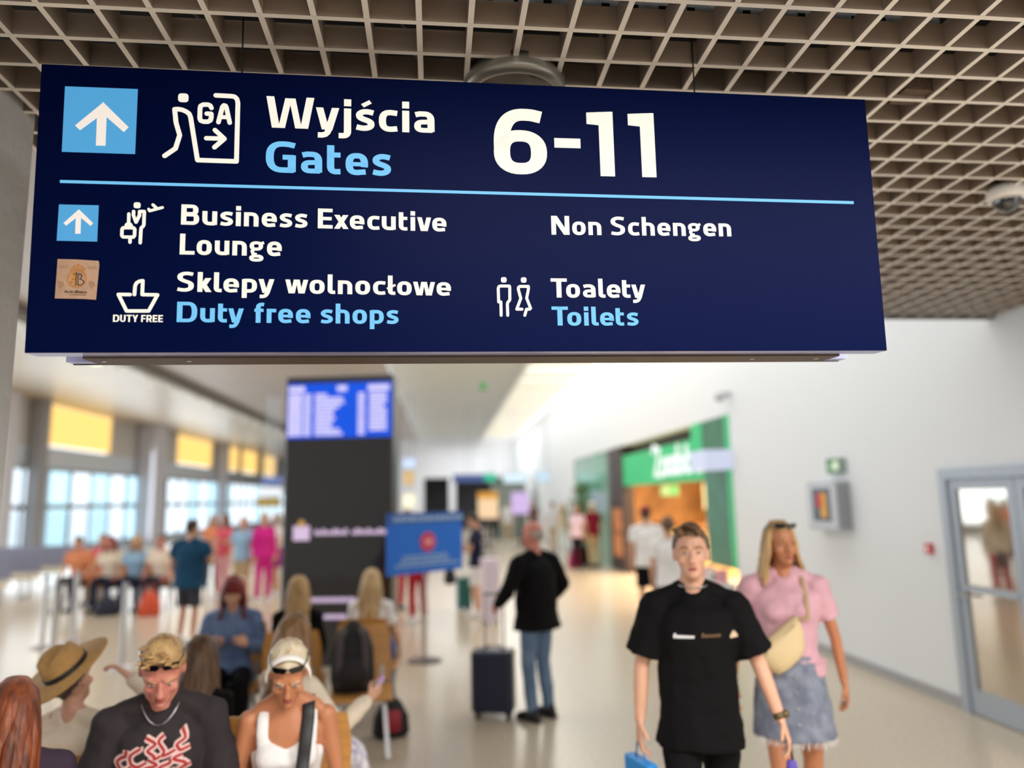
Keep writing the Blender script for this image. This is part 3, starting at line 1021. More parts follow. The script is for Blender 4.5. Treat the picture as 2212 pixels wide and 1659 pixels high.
# ------------------------------------------------------------------ door, wall fittings
m_mirror = mat('mirror_glass', (196, 188, 176), rough=0.04, metal=0.92)
door = empty('door_1', (XW, DR1, 0), kind='structure')
f = MB()
f.box(-0.04, 0.06, -0.09, 0.0, 0, DRZ)
f.box(-0.04, 0.06, -(DR1 - DR0), -(DR1 - DR0) + 0.09, 0, DRZ)
f.box(-0.04, 0.06, -(DR1 - DR0) + 0.09, -0.09, DRZ - 0.09, DRZ)
f.obj('door_frame', m_alu, door)
half = (DR1 - DR0 - 0.18) / 2
for k in range(2):
    y1 = -0.09 - k * half
    y0 = y1 - half
    f = MB()
    f.box(-0.015, 0.035, y1 - 0.085, y1 - 0.004, 0.01, DRZ - 0.095)
    f.box(-0.015, 0.035, y0 + 0.004, y0 + 0.085, 0.01, DRZ - 0.095)
    f.box(-0.015, 0.035, y0 + 0.085, y1 - 0.085, DRZ - 0.18, DRZ - 0.095)
    f.box(-0.015, 0.035, y0 + 0.085, y1 - 0.085, 0.01, 0.21)
    f.box(-0.03, 0.02, y0 + 0.085, y1 - 0.085, 1.02, 1.07)
    lf = f.obj('door_leaf', m_alu, door)
    MB().box(0.005, 0.013, y0 + 0.08, y1 - 0.08, 0.2, DRZ - 0.17).obj('door_glass', m_mirror, lf)
    h = MB()
    yh = y1 - 0.04 if k == 0 else y0 + 0.04
    h.cyl((-0.035, yh, 0.98), 0.02, 0.02, 14, axis='x')
    h.bar((-0.05, yh, 0.98), (-0.05, yh - 0.13, 0.98), 0.02, 0.02)
    h.obj('door_handle', m_steel, lf)
MB().box(XW + 0.3, XW + 0.32, DR0, DR1, 0, DRZ).obj('door_2', m_dark, kind='structure')

# fire hose cabinet with a colourful notice, exit sign, call point, wall camera
fc_ = empty('fire_cabinet', (XW, 8.13, 1.72), label='grey steel wall cabinet with a colourful picture panel below the small green sign', cat='cabinet')
MB().box(-0.16, 0, -0.33, 0.33, -0.27, 0.27).obj('housing', mat('cabinet_grey', (178, 182, 188), rough=0.45), fc_)
pn = MB().box(-0.165, -0.16, -0.30, 0.30, -0.24, 0.24).obj('front_panel', mat('cabinet_front', (196, 202, 212), rough=0.4), fc_)
sd = MB()
for k in range(6):
    sd.box(-0.145 + k * 0.024, -0.135 + k * 0.024, -0.334, -0.33, -0.25, 0.25)
sd.obj('side_slot', mat('slot_grey', (130, 134, 138), rough=0.5), fc_, kind='stuff')
MB().box(-0.17, -0.165, -0.2, 0.2, -0.17, 0.2).obj('notice', mat('notice_dark', (70, 84, 100), rough=0.4), fc_)
MB().box(-0.173, -0.17, -0.12, 0.02, -0.13, 0.15).obj('notice_patch', mat('notice_yellow', (226, 168, 60), rough=0.5), fc_, label='yellow patch')
MB().box(-0.175, -0.172, -0.02, 0.10, -0.02, 0.14).obj('notice_patch', mat('notice_red', (200, 60, 70), rough=0.5), fc_, label='red patch')
ex = empty('exit_sign', (XW, 7.98, 2.17), label='small green emergency exit sign on the white wall above the cabinet', cat='sign')
MB().box(-0.07, 0, -0.15, 0.15, -0.085, 0.085).obj('housing', mat('exit_grey', (150, 160, 156), rough=0.5), ex)
MB().box(-0.073, -0.07, -0.14, 0.14, -0.075, 0.075).obj('face', mat('exit_green', (66, 128, 78), rough=0.5, emit=0.25), ex)
g_ = MB()
g_.box(-0.076, -0.073, -0.11, 0.0, -0.05, 0.05)
g_.bar((-0.0745, 0.03, -0.01), (-0.0745, 0.10, -0.01), 0.02, 0.003, up=(1, 0, 0))
g_.obj('pictogram', mat('exit_white', (215, 225, 205), rough=0.5, emit=0.3), ex)
cp = empty('call_point', (XW, 6.52, 1.345), label='small red fire call button on the white wall beside the glass door', cat='button')
MB().box(-0.04, 0, -0.04, 0.04, -0.045, 0.045).obj('box', mat('call_red', (196, 52, 66), rough=0.4), cp)
MB().box(-0.043, -0.04, -0.022, 0.022, -0.022, 0.022).obj('window', mat('call_white', (240, 225, 225), rough=0.4), cp)
wc = empty('wall_camera', (XW, 11.0, 3.42), label='small grey camera on a bracket above the corner of the green shop', cat='camera')
MB().box(-0.12, 0, -0.03, 0.03, -0.03, 0.03).obj('bracket', m_alu, wc)
MB().ell((-0.16, 0, -0.04), (0.09, 0.09, 0.08)).obj('housing', mat('cam_grey', (182, 182, 184), rough=0.4), wc, smooth=True)

# ------------------------------------------------------------------ the green shop in the right wall
m_green = mat('shop_green', (20, 176, 108), rough=0.4, emit=0.22, noise=0.08, nscale=1.5)
m_green2 = mat('shop_green_glass', (86, 160, 128), rough=0.15, coat=0.4, noise=0.1, nscale=1.2)
m_greend = mat('shop_dark_green', (44, 112, 84), rough=0.3, noise=0.15, nscale=3)
m_pil = mat('shop_dark_pillar', (50, 34, 34), rough=0.5)
sh = empty('green_shop', (XW, 0, 0), label='green shop front with white lit lettering and a warm open interior', cat='shop')
MB().box(0.05, 0.12, 19.9, 25.0, 0, SHZ).obj('glass_screen', m_green2, sh, label='pale green frosted screen')
MB().box(0.0, 0.2, 19.55, 19.9, 0, SHZ).obj('pillar', mat('shop_grey_post', (96, 104, 104), rough=0.5), sh)
MB().box(-0.02, 0.25, 18.1, 19.5, 0, SHZ).obj('pillar', m_pil, sh, label='dark brown pillar with warm pictures')
for z0, z1 in ((0.35, 0.95), (1.0, 1.55)):
    MB().box(-0.03, -0.02, 18.35, 19.3, z0, z1).obj('picture', mat('warm_picture', (198, 128, 82), rough=0.5, noise=0.3, nscale=4), sh)
MB().box(0.0, 0.16, 12.35, 18.1, 2.12, 2.86).obj('fascia', m_green, sh)
MB().box(0.25, 0.3, 12.35, 18.1, 2.86, SHZ).obj('upper_panel', mat('shop_upper', (58, 34, 30), rough=0.6), sh)
MB().box(0.0, 0.1, 11.1, 12.35, 0.72, SHZ).obj('side_panel', m_greend, sh)
MB().box(-0.01, 0.11, 11.1, 11.28, 0.72, SHZ).obj('edge_strip', m_green, sh)
MB().box(-0.005, 0.1, 12.35, 12.9, 2.6, SHZ).obj('corner_panel', m_green, sh)
# script-like name in rounded white strokes: illegible in the photo
sg = Flat(y=0, th=0.03)
LY, LZ = 15.35, 2.28


def sgp(pts, w):
    sg.pen([(x, z) for x, z in pts], w)


sgp([(0.02, 0.50), (0.10, 0.62), (0.30, 0.56), (0.42, 0.52), (0.30, 0.25), (0.12, 0.02), (0.50, 0.0)], 0.09)
for k, hgt in enumerate((0.34, 0.34, 0.52, 0.48, 0.32)):
    x = 0.62 + k * 0.44
    sgp(arc(x + 0.12, 0.16, 0.15, 0.15, 0, 360, 14, 2.0), 0.08)
    sgp([(x + 0.28, 0.02), (x + 0.28, min(hgt, 0.36))] if hgt < 0.4 else [(x, 0.02), (x + 0.02, hgt)], 0.08)
me_ = MB()
me_.v = [(-v[1] - 0.005, LY - v[0] * 1.12, LZ + v[2]) for v in sg.m.v]
me_.f = [tuple(reversed(f)) for f in sg.m.f]
me_.mi = [0] * len(me_.f)
me_.obj('lettering', mat('shop_letters', (250, 255, 252), rough=0.4, emit=0.95), sh, kind='stuff')
ps = empty('projecting_sign', (XW - 0.22, 11.4, 2.42), label='pale lilac lit box sign standing out beside the green shop lettering', cat='sign')
MB().box(-0.22, 0.22, -0.35, 0.35, -0.16, 0.14).obj('light_box', mat('lilac_lit', (216, 222, 246), rough=0.4, emit=0.8), ps)
MB().box(0.1, 0.24, -0.03, 0.03, -0.02, 0.02).obj('bracket', m_alu, ps)
# interior
MB().box(XW + 4.6, XW + 4.75, 11, 25, 0, 3.3).obj('wall_shop_back', mat('shop_back', (246, 206, 146), rough=0.6, noise=0.25, nscale=1.5), kind='structure')
MB().box(XW + 0.3, XW + 4.7, 24.9, 25.05, 0, 3.3).obj('wall_shop_end', mat('shop_wall_brown', (222, 160, 104), rough=0.6, noise=0.25, nscale=1.5), kind='structure')
MB().box(XW + 0.3, XW + 4.7, 10.95, 11.05, 0, 3.3).obj('wall_shop_side', m_white, kind='structure')
MB().box(XW + 0.3, XW + 4.7, 11, 25, 3.2, 3.3).obj('ceiling_shop', mat('shop_ceiling', (150, 96, 60), rough=0.6), kind='structure')
area('shop_lamps', (XW + 2.0, 16.5, 3.1), (0, 0, 0), 3.4, 9.0, 1500, (1.0, 0.78, 0.5))
m_warm = mat('warm_tube', (255, 232, 170), rough=0.4, emit=1.5)
m_prod = [mat('product_%d' % i, c, rough=0.5) for i, c in enumerate(((196, 70, 50), (232, 180, 70), (240, 230, 210), (110, 150, 60), (180, 110, 60), (90, 60, 50)))]
for q in range(4):
    sf = empty('shop_shelf', (XW + 3.9, 12.4 + q * 3.0, 0), label='%s wooden shelf unit of small packets inside the warm lit shop' % ('nearest', 'second', 'third', 'farthest')[q], cat='shelf')
    bb = MB()
    bb.box(-0.25, 0.3, -1.35, -1.3, 0, 2.3).box(-0.25, 0.3, 1.3, 1.35, 0, 2.3).box(0.25, 0.3, -1.3, 1.3, 0, 2.3)
    bb.obj('carcass', mat('shelf_wood', (176, 118, 66), rough=0.5), sf)
    for k in range(5):
        MB().box(-0.25, 0.25, -1.3, 1.3, 0.3 + k * 0.48, 0.33 + k * 0.48).obj('shelf', mat('shelf_wood', (176, 118, 66)), sf)
        pr = MB()
        for n in range(12):
            y = -1.25 + n * 0.21
            pr.box(-0.2, 0.1, y, y + 0.15, 0.33 + k * 0.48, 0.33 + k * 0.48 + rnd.uniform(0.18, 0.34), rnd.randrange(6))
        pr.obj('packets', m_prod, sf, kind='stuff')
for k, (x, y, z0, z1, lb) in enumerate(((XW + 1.6, 16.6, 1.55, 2.12, 'bright vertical lamp tube hanging inside the shop entrance'),)):
    l_ = empty('hanging_lamp', (x, y, z0), label=lb, cat='lamp')
    MB().cyl((0, 0, 0), 0.1, z1 - z0, 16).obj('tube', m_warm, l_)
    MB().cyl((0, 0, z1 - z0), 0.012, 3.2 - z1, 8).obj('cord', m_black, l_)
for k, (x, y, c, lb) in enumerate(((0.9, 17.6, (206, 236, 150), 'left pale green lit menu panel above the shop counter'), (0.9, 16.9, (150, 222, 120), 'right green lit menu panel above the shop counter'))):
    mp = empty('menu_panel', (XW + x, y, 1.98), label=lb, cat='sign')
    MB().box(-0.03, 0.03, -0.25, 0.25, -0.12, 0.12).obj('lit_face', mat('menu_lit_%d' % k, c, emit=0.9), mp)
    for yy_ in (-0.2, 0.2):
        MB().cyl((0, yy_, 0.11), 0.008, 1.12, 6).obj('hanging_rod', m_black, mp)
ct = empty('shop_counter', (XW + 2.4, 19.5, 0), label='warm wooden counter with a lit cream front inside the shop', cat='counter')
MB().box(-0.4, 0.4, -3.0, 3.0, 0, 1.0).obj('body', mat('counter_front', (240, 196, 128), rough=0.4), ct)
MB().box(-0.45, 0.45, -3.05, 3.05, 1.0, 1.05).obj('worktop', mat('counter_top', (120, 76, 44), rough=0.3), ct)
# low white display shelf under the green side panel
pl = empty('display_plinth', (XW - 0.0, 11.7, 0), label='low white shelf plinth with small pink and grey goods under the green panel', cat='shelf')
MB().box(-0.40, -0.04, -0.6, 0.7, 0.0, 0.5).obj('body', mat('plinth_white', (214, 214, 210), rough=0.5), pl)
MB().box(-0.43, -0.03, -0.62, 0.72, 0.5, 0.53).obj('top', m_white, pl)
for k in range(6):
    MB().rounded_box(-0.3, -0.12, -0.5 + k * 0.19, -0.38 + k * 0.19, 0.53, 0.53 + (0.2, 0.12, 0.16)[k % 3], 0.02).obj('box', mat(('goods_pink', 'goods_grey', 'goods_white')[k % 3], ((214, 150, 160), (120, 140, 136), (232, 230, 226))[k % 3]), pl)
# tall plant in front of the pale green screen
pt = empty('potted_tree', (XW - 0.55, 20.9, 0), label='tall olive green bushy plant in a dark pot before the pale green screen', cat='plant')
MB().lathe([(0.001, 0), (0.2, 0), (0.26, 0.5), (0.23, 0.5), (0.001, 0.46)], n=20).obj('pot', m_black, pt)
MB().tube([(0, 0, 0.45), (0.03, 0, 1.2), (0, 0.02, 1.8)], 0.03, n=8).obj('stem', mat('bark', (92, 70, 44)), pt)
lf = MB()
for k in range(900):
    a, t = rnd.uniform(0, 2 * PI), rnd.random() ** 0.5
    z = rnd.uniform(0.6, 2.2)
    R0 = 0.42 * math.sin(PI * min(1, (z - 0.4) / 1.95)) ** 0.6
    p = Vector((R0 * t * math.cos(a), R0 * t * math.sin(a), z))
    d = Vector((rnd.uniform(-1, 1), rnd.uniform(-1, 1), rnd.uniform(-0.6, 1))).normalized() * 0.09
    s_ = d.cross(Vector((0.3, 0.2, 1))).normalized() * 0.028
    lf.add([p, p + d * 0.5 + s_, p + d, p + d * 0.5 - s_], [(0, 1, 2, 3)])
lf.obj('foliage', mat('olive_leaf', (92, 116, 30), rough=0.6, noise=0.3, nscale=5), pt, kind='stuff')

# ------------------------------------------------------------------ totem with the departures screen
tt = empty('departures_totem', (-1.235, 9.15, 0), math.radians(-9), label='tall black information totem with a blue departures screen at its top', cat='totem')
TW = 0.665
MB().rounded_box(-TW, TW, -0.15, 0.15, 0, 3.40, 0.03).obj('housing', mat('totem_frame', (62, 62, 66), rough=0.3), tt)
MB().box(-TW + 0.07, TW - 0.02, -0.158, -0.15, 0.05, 3.33).obj('front_glass', mat('totem_glass', (38, 33, 33), rough=0.08, coat=0.7), tt)
scr = MB().box(-TW + 0.03, TW - 0.015, -0.166, -0.158, 2.64, 3.31).obj('screen', mat('screen_blue', (0, 82, 226), rough=0.2, emit=0.95), tt)
rw = MB()
rl = random.Random(3)
x0s, wtot, ztop = -TW + 0.045, 2 * TW - 0.09, 3.28


def bars(mb, x, z, wd, ht, n=1):
    """a line of small dashes standing for text too small to read"""
    c = 0
    while c < wd:
        l_ = rl.uniform(0.02, 0.05)
        mb.box(x + c, x + min(c + l_, wd), -0.1685, -0.166, z, z + ht)
        c += l_ + 0.006


for (xx, wd) in ((0.0, 0.2), (0.60, 0.12), (0.98, 0.26)):
    bars(rw, x0s + xx, ztop - 0.075, wd, 0.07)
for r_ in range(11):
    z = ztop - 0.135 - r_ * 0.0475
    bars(rw, x0s, z, 0.17, 0.04)
    bars(rw, x0s + 0.19, z, 0.09, 0.036)
    bars(rw, x0s + 0.33, z, (0.14, 0.34, 0.36, 0.30, 0.24, 0.22, 0.25, 0.22, 0.20, 0.30, 0.34)[r_], 0.036)
    bars(rw, x0s + 0.86, z, 0.085, 0.036)
    if r_ < 10:
        bars(rw, x0s + 1.0, z, 0.21 if r_ != 3 else 0.17, 0.036)
rw.obj('text_rows', mat('screen_text', (226, 218, 250), rough=0.4, emit=1.0), tt, kind='stuff')
m_lil = mat('totem_lilac', (226, 200, 232), rough=0.4, emit=0.85)
lg = MB()
lg.rounded_box(-TW + 0.14, -TW + 0.34, -0.166, -0.158, 1.43, 1.60, 0.003)
lg.obj('logo_plate', m_lil, tt)
MB().cyl((-TW + 0.24, -0.167, 1.625), 0.045, 0.008, 20, axis='y').obj('logo_knob', mat('logo_yellow', (226, 178, 104), emit=0.6), tt)
lg = MB()
for k in range(20):
    x = -TW + 0.40 + k * 0.045
    h_ = (0.06, 0.045, 0.07, 0.045, 0.045, 0.07)[k % 6]
    if k in (9,):
        continue
    lg.box(x, x + 0.033, -0.166, -0.158, 1.49, 1.49 + h_)
lg.obj('logo_text', m_lil, tt, kind='stuff')
lg = MB()
for z, xa, xb in ((0.72, -0.34, 0.24), (0.53, -0.16, 0.10)):
    x = xa
    while x < xb:
        lg.box(x, x + 0.032, -0.166, -0.158, z, z + 0.05)
        x += 0.042
lg.obj('small_text', m_lil, tt, kind='stuff')

# blue notice on a stand
bs = empty('notice_stand', (-0.226, 9.1, 0), math.radians(38), label='blue notice board with a round red mark on a steel stand beside the totem', cat='sign')
MB().lathe([(0.001, 0), (0.2, 0), (0.2, 0.012), (0.04, 0.03), (0.001, 0.03)], n=28).obj('base', mat('stand_dark', (86, 80, 78), rough=0.4, metal=0.4), bs)
MB().cyl((0, 0, 0.02), 0.018, 1.15, 12).obj('pole', m_steel, bs)
MB().box(-0.56, 0.56, -0.03, -0.012, 1.02, 1.72).obj('board', mat('notice_blue', (24, 108, 210), rough=0.5), bs)
MB().box(-0.57, 0.57, -0.034, -0.03, 1.60, 1.73).obj('header_strip', mat('notice_blue_dark', (42, 88, 168), rough=0.5), bs)
MB().cyl((0.02, -0.038, 1.38), 0.115, 0.008, 32, axis='y').obj('round_mark', mat('notice_red_mark', (206, 66, 96), rough=0.5), bs)
MB().box(-0.02, 0.075, -0.042, -0.038, 1.35, 1.41).obj('mark_symbol', mat('mark_pale', (240, 170, 170), rough=0.5), bs)
tx = MB()
rl2 = random.Random(9)
for z, xa, xb, h_ in ((1.63, -0.48, 0.5, 0.055), (1.20, -0.34, 0.3, 0.03), (1.15, -0.38, 0.36, 0.03), (1.10, -0.45, 0.45, 0.03)):
    x = xa
    while x < xb:
        l_ = rl2.uniform(0.04, 0.1)
        tx.box(x, x + l_, -0.038, -0.034 if z > 1.5 else -0.030, z, z + h_)
        x += l_ + 0.015
tx.obj('text_rows', mat('notice_text', (150, 180, 216), rough=0.5), bs, kind='stuff')

# ------------------------------------------------------------------ far end fittings
def lit_box(name, px0, py0, px1, py1, Y, c, e, lb, cat='sign', th=0.12):
    a, b_ = AY(px0, py1, Y), AY(px1, py0, Y)
    o = empty(name, ((a.x + b_.x) / 2, Y, (a.z + b_.z) / 2), label=lb, cat=cat)
    hw, hh = (b_.x - a.x) / 2, (b_.z - a.z) / 2
    MB().box(-hw, hw, -th / 2, th / 2, -hh, hh).obj('housing', mat('box_grey', (120, 124, 132)), o)
    MB().box(-hw * 0.96, hw * 0.96, -th / 2 - 0.01, -th / 2, -hh * 0.94, hh * 0.94).obj('face', mat('lit_%s_%d_%d' % (name, px0, py0), c, emit=e), o)
    return o


lit_box('hanging_direction_sign', 978, 1024, 1046, 1042, 30, (92, 118, 190), 0.5, 'pale blue direction sign far down the concourse, left of the green lamp')
lit_box('green_lit_sign', 1046, 1022, 1072, 1040, 30.5, (40, 200, 160), 0.9, 'small green and cyan lit sign far down the concourse')
lit_box('white_lit_sign', 1086, 1022, 1138, 1044, 31, (214, 236, 246), 1.0, 'white lit box sign far down the concourse, nearest the orange screen')
lit_box('white_lit_sign', 1158, 1020, 1196, 1040, 31, (196, 226, 244), 0.95, 'pale cyan lit box sign far down the concourse by the right wall')
o = lit_box('advertising_screen', 1032, 1062, 1076, 1122, 28, (250, 214, 170), 0.9, 'orange and white lit advertising screen far down the concourse', 'screen')
lit_box('advertising_screen', 1104, 1062, 1142, 1112, 29, (214, 186, 236), 0.9, 'lilac and pink lit advertising screen far down the concourse', 'screen')
MB().box(-0.39, 0.39, -0.09, -0.075, 0.25, 0.5).obj('picture_band', mat('orange_band', (240, 170, 60), emit=0.7), o)
lit_box('white_lamp_sign', 870, 990, 898, 1012, 26, (196, 216, 250), 1.1, 'upper round bluish lit sign just right of the totem')
lit_box('white_lamp_sign', 872, 1016, 894, 1048, 26.5, (236, 196, 130), 0.8, 'middle orange lit sign just right of the totem')
lit_box('white_lamp_sign', 870, 1066, 898, 1098, 27, (250, 244, 214), 1.1, 'lower cream lit sign just right of the totem')
lit_box('hanging_direction_sign', 566, 1030, 612, 1048, 24, (120, 140, 205), 0.6, 'blue hanging sign left of the totem')
lit_box('hanging_direction_sign', 560, 1052, 612, 1070, 24.5, (238, 240, 246), 1.0, 'white lit sign directly under the blue sign left of the totem')
lit_box('hanging_direction_sign', 556, 1073, 606, 1096, 25, (210, 176, 90), 0.5, 'yellow sign under the white lit sign left of the totem')
# small hanging rods for those signs
for o in [q for q in COL.objects if q.type == 'EMPTY' and q.name.split('.')[0] in ('hanging_direction_sign', 'green_lit_sign', 'white_lit_sign', 'white_lamp_sign')]:
    top_ = (ZC + 0.45 if o.location.x > -1.6 else ZC) - o.location.z
    for x in (-0.12, 0.12):
        MB().cyl((x, 0, 0.1), 0.01, top_ - 0.1, 6).obj('hanging_rod', m_alu, o)
for o in [q for q in COL.objects if q.type == 'EMPTY' and q.name.split('.')[0] == 'advertising_screen']:
    MB().box(-0.06, 0.06, -0.03, 0.03, -o.location.z, 0).obj('stand', m_black, o)
lit_box('green_ceiling_light', 1036, 828, 1050, 842, 13.5, (90, 200, 110), 0.6, 'tiny green exit light hanging in the louvred ceiling', 'light')
# glass kiosk beyond the shop
kq = empty('glass_kiosk', (3.3, 35, 0), label='grey-green glass kiosk near the right wall far down the concourse', cat='kiosk')
MB().box(-0.9, 0.6, 0, 2.5, 0, 2.6).obj('body', mat('kiosk_grey', (134, 146, 138), rough=0.3), kq)
MB().box(-1.0, 0.7, -0.1, 2.6, 2.6, 2.8).obj('roof', mat('kiosk_roof', (96, 100, 100)), kq)

# ------------------------------------------------------------------ barrier posts
def barrier(loc, lb):
    o = empty('barrier_post', loc, label=lb, cat='post', group='steel barrier posts on the left')
    MB().lathe([(0.001, 0), (0.165, 0), (0.165, 0.012), (0.05, 0.035), (0.03, 0.05), (0.001, 0.05)], n=28).obj('base', m_steel, o, smooth=False)
    MB().cyl((0, 0, 0.04), 0.033, 0.86, 20).obj('pole', mat('post_pale', (208, 208, 212), rough=0.3, metal=0.5), o)
    MB().cyl((0, 0, 0.90), 0.036, 0.07, 20, r2=0.034).obj('belt_head', mat('post_head', (176, 176, 182), rough=0.3, metal=0.5), o)
    return o


barrier(G(262, 1443), 'pale steel barrier post, rightmost, just behind the straw hat')
barrier(G(158, 1385), 'pale steel barrier post, farthest back, left of the blue shirt man')
barrier(G(90, 1400), 'pale steel barrier post at the far left, partly behind its neighbour')
barrier(G(110, 1440), 'pale steel barrier post, the nearer one of the close pair by the wall')

# ------------------------------------------------------------------ chairs
m_ply = mat('light_plywood', (196, 140, 72), rough=0.42, noise=0.10, nscale=5, stretch=(1, 1, 9))
m_leg = mat('chair_steel', (176, 176, 178), rough=0.35, metal=0.7)


def make_chair():
    """bent plywood seat on a steel frame; the sitter faces +y of the chair; origin on the floor under the seat"""
    t = empty('plywood_chair', (0, 0, 0))
    se = MB()
    n = 8
    for i in range(n):
        u0, u1 = i / n, (i + 1) / n
        f = lambda u: (-0.20 + 0.44 * u, 0.425 + 0.018 * (2 * u - 1) ** 2 + (0.0 if u < 0.85 else -0.06 * (u - 0.85)))
        (y0, z0), (y1, z1) = f(u0), f(u1)
        vs = [(-0.23, y0, z0), (0.23, y0, z0), (0.23, y1, z1), (-0.23, y1, z1)]
        vs += [(v[0], v[1], v[2] - 0.016) for v in vs]
        se.add(vs, [(0, 1, 2, 3), (7, 6, 5, 4), (0, 4, 5, 1), (1, 5, 6, 2), (2, 6, 7, 3), (3, 7, 4, 0)])
    se.obj('seat', m_ply, t)
    bk = MB()
    for i in range(n):
        u0, u1 = i / n, (i + 1) / n
        g = lambda u: (-0.215 - 0.10 * u, 0.46 + 0.42 * u, 0.225 - 0.03 * max(0, u - 0.7) / 0.3)
        (y0, z0, w0), (y1, z1, w1) = g(u0), g(u1)
        vs = [(-w0, y0, z0), (w0, y0, z0), (w1, y1, z1), (-w1, y1, z1)]
        vs += [(v[0], v[1] - 0.016, v[2]) for v in vs]
        bk.add(vs, [(3, 2, 1, 0), (4, 5, 6, 7), (1, 5, 4, 0), (2, 6, 5, 1), (3, 7, 6, 2), (0, 4, 7, 3)])
    bk.obj('backrest', m_ply, t)
    fr_ = MB()
    fr_.bar((-0.24, 0.0, 0.385), (0.24, 0.0, 0.385), 0.05, 0.04)
    for s_ in (-1, 1):
        fr_.bar((0.16 * s_, -0.19, 0.40), (0.16 * s_, 0.16, 0.40), 0.025, 0.03)
        fr_.bar((0.16 * s_, -0.19, 0.40), (0.16 * s_, -0.262, 0.60), 0.025, 0.02, up=(0, 1, 0))
    fr_.obj('frame', m_leg, t)
    for s_ in (-1, 1):
        for y in (-0.17, 0.19):
            lg_ = MB()
            lg_.bar((0.17 * s_, 0.0 + y * 0.3, 0.38), (0.20 * s_, y, 0.0), 0.03, 0.03, up=(0, 1, 0))
            lg_.obj('leg', m_leg, t)
    return t


chair0 = make_chair()
chair_used = [False]


def chair(x, y, rz, label, group):
    o = chair0 if not chair_used[0] else copy_tree(chair0)
    chair_used[0] = True
    o.location = (x, y, 0)
    o.rotation_euler = (0, 0, rz)
    tag(o, label, 'chair', group)
    return o


# ------------------------------------------------------------------ people
SKIN = mat('skin_fair', (208, 158, 132), rough=0.5, noise=0.04, nscale=8)
SKIN2 = mat('skin_tan', (186, 122, 86), rough=0.48, noise=0.05, nscale=8)
SKIN3 = mat('skin_rosy', (204, 132, 116), rough=0.5, noise=0.06, nscale=9)
LIPM = mat('lips', (166, 84, 78), rough=0.45)
EYEW = mat('eye_white', (190, 176, 168), rough=0.25)
IRIS = mat('iris_dark', (44, 34, 30), rough=0.2)
SOLE = mat('sole', (220, 220, 218), rough=0.6)


def hairm(n, c, c2):
    return mat('hair_' + n, c, rough=0.5, rgb2=c2, nscale=26, stretch=(1, 1, 0.12), bump=0.35, bscale=50)


def cloth(n, c, noise=0.05, c2=None, ns=8):
    return mat('cloth_' + n, c, rough=0.85, spec=0.15, noise=noise, nscale=ns, rgb2=c2)


HEADR = [(-0.012, .012, .060, .030), (0.0, .024, .084, .020), (.012, .037, .093, .0), (.035, .050, .094, -.040), (.065, .061, .091, -.072), (.095, .069, .089, -.090), (.12, .073, .087, -.098), (.15, .076, .090, -.101), (.18, .073, .084, -.096), (.205, .060, .064, -.078), (.222, .038, .036, -.050), (.230, .012, .008, -.016)]


def V(*a):
    return Vector(a)


